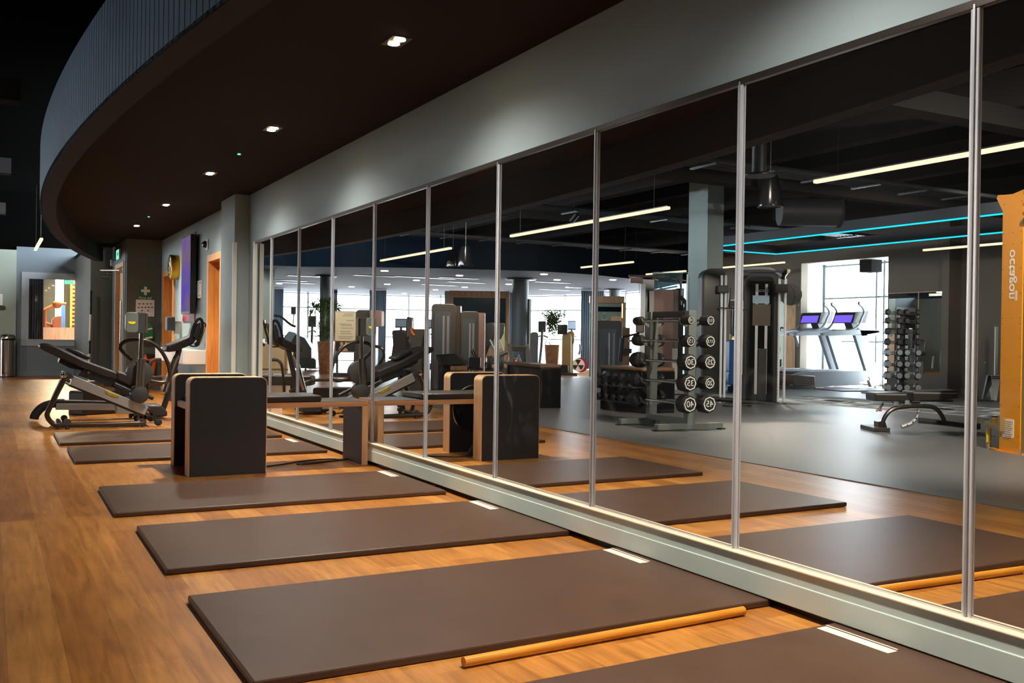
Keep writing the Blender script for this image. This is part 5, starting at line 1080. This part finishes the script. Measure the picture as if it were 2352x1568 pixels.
# ---------------------------------------------------------------- selector machines
def shroud(px0, py0, px1, base, label, txt=None, lightband=True, dd=.4, c1='shroud', parts=(), fy=None):
    t = V('weight_stack_machine', label, 'weight machine', (px0+px1)/2, base); k = K(t)
    w = px1-px0
    k.ro(px0, py0, px1, base, .07, 0, dd, 'stack_housing', c1, bevel=.012)
    k.ro(px0+w*.12, py0+18, px1-w*.22, base-10, .02, -.012, 0, 'front_panel', 'frontgrey', (1, 1, 1, 1))
    if lightband: k.bx(px1-w*.34, py0+28, px1-w*.28, base-16, -.018, -.012, 'light_band', 'greyvinyl'); k.bx(px0+w*.48, py0+28, px0+w*.52, base-16, -.018, -.012, 'guide_rod', 'alumatte')
    if txt:
        a = k.P(px0+w*.42, (py0+base)/2+20); vtext(t, txt, .10, a[0], -.02, a[2], 'ink', ry=90, sx=1)
    return t, k
t, k = shroud(1371, 736, 1428, 884, 'tall rounded grey weight machine with vertical lettering, beside the pulley rig', 'TECHNOGYM')
k.bx(1428, 752, 1446, 884, .3, .6, 'rear_post', 'walnut'); k.bx(1424, 800, 1452, 812, .1, .3, 'seat', 'vinyl')
t, k = shroud(992, 697, 1046, 902, 'tallest grey brown weight machine, in front of the timber screen wall', None, c1='shroud'); k.bx(1046, 702, 1056, 900, .1, .5, 'pink_brown_edge', 'brownplastic')
k.pl([(1000, 815), (1046, 812), (1072, 832), (1072, 838), (1010, 840)], -.9, -.3, 'seat_pad', 'vinyl', bevel=.02); k.bx(1008, 838, 1060, 905, -.7, -.3, 'seat_base', 'blk')
k.tb([(1036, 846), (1074, 846)], .045, 'roller_pad', 'walnut', d=-.95, sm=0, n=14); k.tb([(1074, 846), (1110, 848)], .02, 'roller_arm', 'steel', d=-.95, sm=0)
t, k = shroud(1059, 714, 1100, 902, 'weight machine with a ribbed top and copper side, right of the tallest machine', None); k.bx(1100, 718, 1112, 900, .0, .4, 'copper_side', 'terracotta')
for i, (x, y, xx, yy) in enumerate(((1084, 805, 1090, 822), (1088, 801, 1094, 820))): k.tb([(xx, yy), (x, y)], .012, 'chrome_lever', 'chrome', d=-.5, sm=0); 
k.ro(1078, 820, 1104, 845, .03, -.7, -.4, 'weight_box', 'blk', (1, 1, 1, 1))
t, k = shroud(818, 711, 862, 880, 'grey machine column with a rounded shoulder behind the reflected display box', None, lightband=False); k.ro(850, 712, 877, 750, .03, -.1, .3, 'rounded_head', 'terracotta', (1, 1, 1, 1), bevel=.01)
k.tb([(862, 795), (880, 798), (884, 815), (876, 832), (864, 845)], .03, 'side_handle', 'gunmetal', d=-.1)
t, k = shroud(934, 728, 945, 900, 'narrow olive grey machine post behind the seat backs', None, lightband=False); k.tb([(948, 752), (944, 760), (952, 770)], .02, 'orange_knob', 'orange', d=-.1)
k.bx(946, 755, 984, 898, .2, .5, 'dark_body', 'shroud')
t, k = shroud(1219, 762, 1236, 868, 'grey cylinder shaped machine housing left of the bamboo planter', None, lightband=False); k.bx(1215, 838, 1240, 868, -.1, .2, 'base', 'blk')
# leg press with plates and V shaped frame behind the box seat
t = V('plate_machine', 'dark plate loaded machine with weight discs, behind the reflected box seat', 'weight machine', 1125, 888); k = K(t)
for i, x in enumerate((1122, 1128, 1150, 1156)):
    a = k.P(x, 832); t.part('weight_disc', MB().cyl((a[0]-.02, i*.02, a[2]), (a[0]+.02, i*.02, a[2]), .13, n=26), M['rubber'], smooth=True); t.part('disc_rim', MB().tube([(a[0]-.022, i*.02+.11*math.cos(u*.5236), a[2]+.11*math.sin(u*.5236)) for u in range(12)], .006, n=6, closed=True, sm=0) if False else MB().lathe([(.1, -.004), (.115, .0), (.1, .004)], c=(a[0]-.024, i*.02, a[2]), n=24, axis='x', cap=False), M['brass'])
k.tb([(1100, 835), (1170, 830)], .03, 'bar', 'charcoal', d=.1, sm=0); k.pl([(1112, 742), (1135, 740), (1140, 760), (1112, 832), (1100, 832), (1116, 775)], .3, .6, 'back_pad_left', 'vinyl', bevel=.02); k.pl([(1146, 741), (1160, 742), (1158, 765), (1140, 800), (1136, 780)], .3, .6, 'back_pad_right', 'vinyl', bevel=.02)
k.tb([(1112, 840), (1140, 820), (1166, 808)], .04, 'slanted_beam', 'charcoal', d=.1, sm=0); k.tb([(1126, 780), (1142, 815)], .02, 'pale_strut', 'alumatte', d=.2, sm=0); k.tb([(1148, 780), (1160, 812)], .02, 'pale_strut', 'alumatte', d=.2, sm=0)
k.bx(1090, 845, 1170, 885, .0, .5, 'base', 'blk'); k.bx(1120, 750, 1160, 800, .9, .92, 'lime_panel', 'limepanel')
t = V('upright_frame', 'bronze grey H shaped frame with bent legs, right of the plate machine', 'frame', 1192, 884); k = K(t)
k.pl([(1166, 789), (1174, 788), (1178, 797), (1180, 815), (1178, 845), (1180, 870), (1166, 870), (1170, 820)], 0, .1, 'left_leg', 'shroud', bevel=.012); k.pl([(1208, 790), (1215, 790), (1218, 805), (1221, 820), (1220, 845), (1214, 872), (1204, 872), (1210, 830), (1208, 806)], 0, .1, 'right_leg', 'shroud', bevel=.012)
k.bx(1174, 794, 1210, 807, .0, .09, 'cross_plate', 'gunmetal', bevel=.01); k.tb([(1190, 815), (1205, 850)], .025, 'strut', 'alumatte', d=.3, sm=0); a = k.P(1186, 829, -.05); t.part('orange_knob', MB().ball((a[0], -.05, a[2]), .03), M['orange'], smooth=True)
a = k.P(1185, 823, 0); t.part('steel_knob', MB().ball((a[0], -.02, a[2]), .035), M['steel'], smooth=True)
# ---------------------------------------------------------------- seats with dark backs
for i, (pts, lb) in enumerate(((((900, 758), (930, 757), (946, 770), (950, 800), (940, 830), (920, 835), (897, 830), (903, 790)), 'dark padded seat back of a machine, in front of the two monitors'), (((944, 760), (956, 758), (962, 775), (966, 800), (955, 812), (948, 812), (945, 790)), 'smaller dark padded seat back right beside the first one'))):
    t = V('padded_seat', lb, 'seat', 925+30*i, 885-9*i); k = K(t); k.pl(pts, 0, .3, 'back_pad', 'vinyl', bevel=.04, smooth=True); k.bx(915+30*i, 830, 935+30*i, 886, .05, .25, 'post', 'charcoal'); k.bx(905+30*i, 876, 945+30*i, 886, -.2, .4, 'base', 'blk')
# ---------------------------------------------------------------- timber screen wall and framed mirror
t = V('screen_wall', 'free standing light timber wall holding a wide dark screen', 'screen wall', 1100, 870, dd=25.6); k = K(t)
k.bx(1033, 667, 1168, 900, .02, .3, 'panel', 'walnut'); k.bx(1042, 683, 1161, 780, -.03, .02, 'screen', 'tealscreen', bevel=.006); k.bx(1022, 668, 1033, 900, .05, .3, 'pale_side', 'wall')
b = MB()
for x in range(1045, 1168, 12): a = k.P(x, 670, .018); c = k.P(x, 683, .018); b.box(a[0]-.004, a[0]+.004, .014, .02, c[2], a[2])
t.part('board_joints', b, M['brownplastic'])
t = V('framed_mirror', 'light timber framed mirror wall with a small clock in the reflection', 'mirror', 1400, 868, dd=22.8); k = K(t)
k.bx(1356, 679, 1435, 696, .0, .25, 'frame_top', 'walnut'); k.bx(1428, 694, 1436, 866, .0, .25, 'frame_side', 'walnut'); k.bx(1356, 694, 1430, 866, .06, .1, 'glass', 'sagepanel'); k.bx(1374, 704, 1429, 716, .05, .06, 'dark_band', 'bluefascia')
a = k.P(1389, 727, .04); t.part('clock_ring', MB().lathe([(.085, a[1]), (.085, a[1]+.015), (.075, a[1]+.015), (.075, a[1])], c=(a[0], 0, a[2]), n=26, axis='y', cap=False), M['paper']); k.bx(1404, 726, 1430, 740, .04, .06, 'timber_shelf', 'oak2')
k.bx(1429, 697, 1431, 730, -.006, .0, 'yellow_edge_light', 'warmlight')
# ---------------------------------------------------------------- planters
def planter(px, py, top, wpx, label, rim=True):
    t = V('tall_planter', label, 'planter', px, py); k = K(t); a = k.P(px-wpx/2, top); b_ = k.P(px+wpx/2, top); R = (b_[0]-a[0])/2; z = a[2]
    t.part('pot', MB().lathe([(R*.62, 0), (R*.66, .02), (R*.85, z*.5), (R, z), (R*.9, z), (R*.86, z-.05)], n=32), M['copper'], smooth=True); t.part('soil', MB().cyl((0, 0, z-.06), (0, 0, z-.04), R*.87, n=24), M['soil']); return t, k, R, z
def leaves(n, fn, L, W, seed):
    random.seed(seed); b = MB()
    for i in range(n):
        p, dr = fn(i); p = Vector(p); dr = Vector(dr).normalized(); s_ = dr.cross(Vector((0, 0, 1)));
        s_ = s_.normalized() if s_.length > .01 else Vector((1, 0, 0)); u = s_.cross(dr); l = L*random.uniform(.6, 1.2); w = W*random.uniform(.7, 1.2)
        m_ = p+dr*l*.5+u*l*.06; e = p+dr*l-Vector((0, 0, l*.22))
        b.add([p, m_+s_*w, e, m_-s_*w, m_+u*w*.5], [(0, 1, 4), (1, 2, 4), (2, 3, 4), (3, 0, 4)])
    return b
t, k, R, z = planter(748, 858, 783, 40, 'tall tapered dark copper planter in front of the slim round column')
g = T('potted_palm', 'tall dark green palm growing against the slim round column', 'plant', (t.loc[0], t.loc[1], z-.05), rot=VR, virt=True); k = K(g)
random.seed(5); b = MB(); st_ = []
for i in range(7):
    x = random.uniform(-.09, .09); y = random.uniform(-.09, .05); h = k.P(745, 690+random.uniform(-10, 55))[2]; h = h; st_.append((x, y, h)); b.tube([(x*.5, y*.5, 0), (x, y, h*.5), (x*1.4, y*1.2, h)], .011, n=6)
g.part('canes', b, M['cane'], smooth=True)
def fpalm(i):
    x, y, h = random.choice(st_); c = random.random(); zz = h*random.uniform(.15, 1.0); a = random.uniform(0, 6.28); r = random.uniform(.0, .12)
    return (x*(.5+.9*zz/h)+r*math.cos(a), y+r*math.sin(a), zz), (math.cos(a), math.sin(a), random.uniform(-.2, .8))
g.part('leaves', leaves(480, fpalm, .26, .016, 2), M['leaf'])
def fcr(i):
    c = random.choice(((k.P(722, 708), .12), (k.P(745, 698), .16), (k.P(768, 705), .12), (k.P(768, 755), .08))); a = random.uniform(0, 6.28); e = random.uniform(-.7, .9)
    return (c[0][0], random.uniform(-.1, .1), c[0][2]-.0), (math.cos(a), math.sin(a)*.6, e)
g.part('fronds', leaves(260, fcr, .36, .022, 4), M['leaf'])
t, k, R, z = planter(1269, 863, 791, 39, 'tall tapered copper planter standing before the bright windows')
g = T('potted_bamboo', 'airy bamboo plant in the copper planter before the bright windows', 'plant', (t.loc[0], t.loc[1], z-.05), rot=VR, virt=True); k = K(g)
b = MB(); st_ = []
for i in range(5):
    x = (-.07, -.035, 0, .03, .06)[i]; h = k.P(1266, 716)[2]*random.uniform(.85, 1.0); st_.append((x, 0, h)); b.tube([(x, 0, 0), (x*1.2, .0, h*.5), (x*1.8, .0, h)], .007, n=6)
g.part('canes', b, M['cane'], smooth=True)
def fb(i):
    x, y, h = random.choice(st_); u = random.random()**.5; zz = h*(.35+.65*u); sp = .06+.26*max(0, (u-.5))*2; a = random.uniform(0, 6.28); r = random.uniform(0, sp)
    return (x+r*math.cos(a), r*math.sin(a)*.7, zz+random.uniform(-.05, .12)), (math.cos(a), math.sin(a), random.uniform(-.5, .7))
g.part('leaves', leaves(900, fb, .16, .018, 8), M['leaf'])
b = MB(); b.tube([(-.16, 0, .0), (-.2, .02, .10), (-.12, .04, .13), (-.05, .05, .04)], .012, n=8); g.part('driftwood_loop', b, M['walnut'], smooth=True)
# ---------------------------------------------------------------- poster stand, ski machine, flywheel
t = V('poster_board', 'cream poster board with printed lines over a photo of a person exercising', 'poster', 797, 872, dd=22.4); k = K(t)
k.bx(770, 714, 822, 810, 0, .03, 'board', 'walnut'); k.bx(771.5, 716, 820, 783, -.006, 0, 'cream_sheet', 'sheet'); k.bx(771.5, 783, 820, 807, -.006, 0, 'dark_photo', 'ink')
k.pl([(779, 806), (780, 797), (785, 792), (790, 797), (798, 801), (800, 806)], -.010, -.006, 'photo_torso', 'skin'); k.ro(782, 785, 789, 793, .03, -.011, -.006, 'photo_face', 'skin', (1, 1, 1, 1)); k.bx(793, 786, 799, 790, -.010, -.006, 'photo_yellow_spot', 'yellow')
b = MB()
for (x0, x1, y) in ((792, 812, 721), (788, 812, 725), (796, 814, 736), (780, 808, 744), (784, 810, 747), (784, 812, 753), (782, 806, 761), (783, 808, 766), (778, 812, 773), (780, 808, 777)): a = k.P(x0, y); c = k.P(x1, y); b.box(a[0], c[0], -.008, -.006, a[2]-.006, a[2]+.006)
t.part('printed_lines', b, M['grey'])
for x in (775, 815): k.bx(x-2, 808, x+2, 862, .0, .03, 'leg', 'charcoal')
k.bx(766, 856, 826, 866, -.2, .25, 'foot', 'charcoal')
t = V('ski_trainer', 'tall rounded golden beige pulling trainer beside the copper planter', 'exercise machine', 1302, 862); k = K(t)
k.ro(1292, 765, 1312, 855, .09, .0, .3, 'column', 'goldbeige', (1, 1, 0, 0), bevel=.02); k.ro(1304, 760, 1320, 792, .08, .1, .4, 'hood', 'goldbeige', (1, 1, 1, 1), bevel=.02); k.ro(1308, 780, 1317, 856, .03, .1, .3, 'rear_column', 'offwhite', (0, 0, 0, 0))
k.ro(1281, 745, 1304, 768, .02, -.1, -.05, 'monitor', 'charcoal', (1, 1, 1, 1)); k.bx(1278, 856, 1326, 864, -.3, .4, 'base_plate', 'charcoal'); k.ro(1284, 838, 1306, 858, .05, -.15, .0, 'foot_cover', 'blk', (1, 1, 0, 0), bevel=.02); k.bx(1290, 862, 1322, 868, -.35, -.3, 'silver_bar', 'alumatte')
t = V('flywheel_rower', 'air rower with a round cream and black flywheel cover and dark red housing', 'exercise machine', 1332, 856); k = K(t)
a = k.P(1330, 838); R = k.P(1341, 838)[0]-a[0]; R = R*1.35
t.part('housing', MB().cyl((a[0]+.05, .02, a[2]), (a[0]+.05, .25, a[2]), R*1.15, n=30), M['maroon'], smooth=True); t.part('flywheel_cover', MB().cyl((a[0]-.02, -.01, a[2]), (a[0]-.02, .02, a[2]), R, n=30), M['tag'], smooth=True)
for s_ in range(3):
    a0 = math.radians(90+120*s_-30); t.part('black_wedge', MB().prism([(a[0]-.02, a[2])]+[(a[0]-.02+R*.85*math.cos(a0+u*math.radians(15)), a[2]+R*.85*math.sin(a0+u*math.radians(15))) for u in range(5)], -.018, -.01), M['ink'])
k.bx(1318, 858, 1352, 862, -.02, .1, 'rail', 'charcoal'); k.tb([(1330, 815), (1334, 800), (1332, 790)], .03, 'monitor_arm', 'charcoal', d=.1); k.bx(1329, 858, 1335, 866, -.1, .2, 'foot', 'blk')
M_ = None
# ---------------------------------------------------------------- cardio machines silhouetted against the windows
def cardio(px, base, top, kind, label, w=26):
    t = V('cardio_machine', label, 'cardio machine', px, base, dd=None, group='cardio machines along the windows'); k = K(t)
    k.ro(px-w/2, base-14, px+w/2, base, .03, 0, .9, 'deck', 'charcoal', (1, 1, 0, 0)); k.tb([(px-w*.25, base-8), (px-w*.05, (base+top)/2), (px, top+20)], .04, 'mast', 'charcoal', d=.1); k.tb([(px-w*.25, base-8), (px-w*.05, (base+top)/2), (px, top+20)], .04, 'mast', 'charcoal', d=.7)
    if kind: k.bx(px-w*.36, top, px+w*.36, top+22, .1, .16, 'monitor', 'charcoal'); k.bx(px-w*.33, top+2, px+w*.33, top+19, .094, .1, 'screen', 'paleblue')
    else: k.ro(px-9, top, px+8, top+26, .03, .1, .2, 'monitor', 'charcoal', (1, 1, 1, 1))
    k.tb([(px-w*.4, top+38), (px, top+32), (px+w*.4, top+38)], .025, 'hand_rail', 'alumatte', d=.2); return t
cardio(922, 852, 731, 1, 'cardio machine with a wide light blue monitor above the dark seat backs', 38); cardio(942, 842, 741, 0, 'cardio machine with a small framed monitor beside the wide one', 22); cardio(986, 848, 733, 1, 'cardio machine with a pale monitor behind the fifth mirror joint', 26)
cardio(1246, 858, 737, 0, 'cardio machine with a grey hooded monitor left of the bamboo', 34); cardio(1314, 846, 736, 1, 'cardio machine with a dark angled monitor behind the golden trainer', 26); cardio(1352, 846, 738, 0, 'cardio machine with a dark sloping frame beside the fourth mirror joint', 26)
cardio(718, 845, 725, 0, 'cross trainer with a grey display left of the palm', 22)
t = V('stair_climber', 'stair climber with dark steps on a wide base, far left of the mirror view', 'stair climber', 690, 850); k = K(t)
k.ro(652, 822, 726, 846, .08, .0, .7, 'base', 'charcoal', (1, 0, 1, 0), bevel=.01); k.pl([(640, 790), (664, 760), (700, 776), (716, 800), (716, 823), (652, 823)], .1, .6, 'stair_body', 'shroud', bevel=.01); k.pl([(655, 776), (665, 761), (680, 765), (662, 800)], .06, .1, 'blue_side', 'bluewall')
for i in range(4): k.bx(664+10*i, 784+10*i, 690+9*i, 794+10*i, .15, .55, 'step', 'blk')
k.tb([(612, 727), (632, 724), (648, 728), (668, 746), (680, 750)], .035, 'hand_rail', 'charcoal', d=.1); k.tb([(672, 706), (676, 722), (674, 745)], .02, 'mast', 'alumatte', d=.2); k.ro(669, 705, 680, 722, .02, .15, .2, 'display', 'charcoal', (1, 1, 1, 1)); k.tb([(663, 724), (672, 720), (678, 724)], .012, 'bull_horn_bar', 'alumatte', d=.2); k.bx(700, 846, 704, 854, .1, .2, 'foot', 'blk')
# ---------------------------------------------------------------- left counter with dispenser
t = V('reception_cabinet', 'cream low cabinet with a brown side panel at the far left of the mirror view', 'cabinet', 630, 865); k = K(t)
k.bx(600, 788, 662, 858, .0, .5, 'cream_front', 'sheet', bevel=.006); k.bx(583, 778, 596, 862, -.02, .45, 'brown_side', 'walnut'); k.bx(596, 786, 603, 862, -.02, .5, 'pale_edge', 'offwhite'); k.bx(602, 846, 662, 850, -.01, 0, 'skirting_line', 'taupe'); k.bx(655, 790, 659, 860, -.01, 0, 'brown_edge', 'walnut')
t = V('wall_dispenser', 'chrome tap shaped dispenser above the cream cabinet', 'dispenser', 600, 862); k = K(t); k.bx(594, 752, 598, 778, -.1, -.02, 'chrome_tube', 'chrome'); k.tb([(593, 747), (602, 743), (608, 738)], .03, 'head', 'steel', d=-.1); k.bx(583, 738, 619, 786, .5, .52, 'beige_panel', 'sheet'); k.bx(599, 735, 602, 746, -.1, -.06, 'chrome_spout', 'chrome'); k.bx(606, 735, 609, 746, -.1, -.06, 'chrome_spout', 'chrome')
# rower near the gold post
t = V('folding_rower', 'white and black legged rower frame partly behind the gold post', 'exercise machine', 2270, 922); k = K(t)
k.pl([(2270, 862), (2277, 862), (2282, 875), (2262, 918), (2258, 918)], .0, .05, 'black_leg', 'blk'); k.pl([(2278, 862), (2298, 862), (2296, 880), (2290, 920), (2285, 920), (2280, 885)], -.02, .1, 'white_body', 'white'); k.bx(2278, 864, 2298, 866, -.03, -.02, 'stripe', 'ink'); k.bx(2278, 868, 2298, 870, -.03, -.02, 'stripe', 'ink')
k.tb([(2241, 919), (2270, 921), (2298, 924)], .025, 'floor_bar', 'blk', d=0, sm=0); k.bx(2288, 750, 2292, 862, .02, .06, 'pale_column', 'offwhite')
# reflections-only props: palm and timber panel near the far mirrors are on the camera side of the hall
# cable bar on the floor
t = V('floor_bar', 'short black barbell lying on the rubber floor beside the grey rack', 'barbell', 1700, 935); k = K(t); k.tb([(1660, 928), (1720, 936)], .028, 'bar', 'charcoal', d=0, sm=0, n=12); a = k.P(1718, 936); t.part('end_cap', MB().cyl((a[0], 0, a[2]), (a[0]+.05, 0, a[2]), .04, n=14), M['rubber'], smooth=True)

t = T('low_padded_bench', 'low bench with dark rounded pads and a bent tube handle behind the reclined bench', 'bench', (1.05, 12.4, 0), rot=VR, virt=True); k = K(t)
k.ro(604, 862, 716, 886, .03, .0, .28, 'long_pad', 'vinyl', (1, 1, 1, 1), bevel=.012); k.bx(668, 884, 700, 905, .05, .2, 'pad_post', 'charcoal'); k.bx(650, 904, 716, 952, .0, .3, 'floor_foot', 'charcoal', bevel=.01)
k.ro(720, 890, 800, 952, .03, -.1, .2, 'base_pad', 'vinyl', (1, 1, 0, 0), bevel=.012)
k.tb([(666, 899), (690, 884), (714, 874), (735, 872), (800, 873), (832, 872), (846, 864)], .02, 'bent_handle', 'gunmetal', d=-.12); k.tb([(622, 826), (640, 826), (650, 838), (653, 880), (654, 900)], .02, 'upright_handle', 'gunmetal', d=-.12)
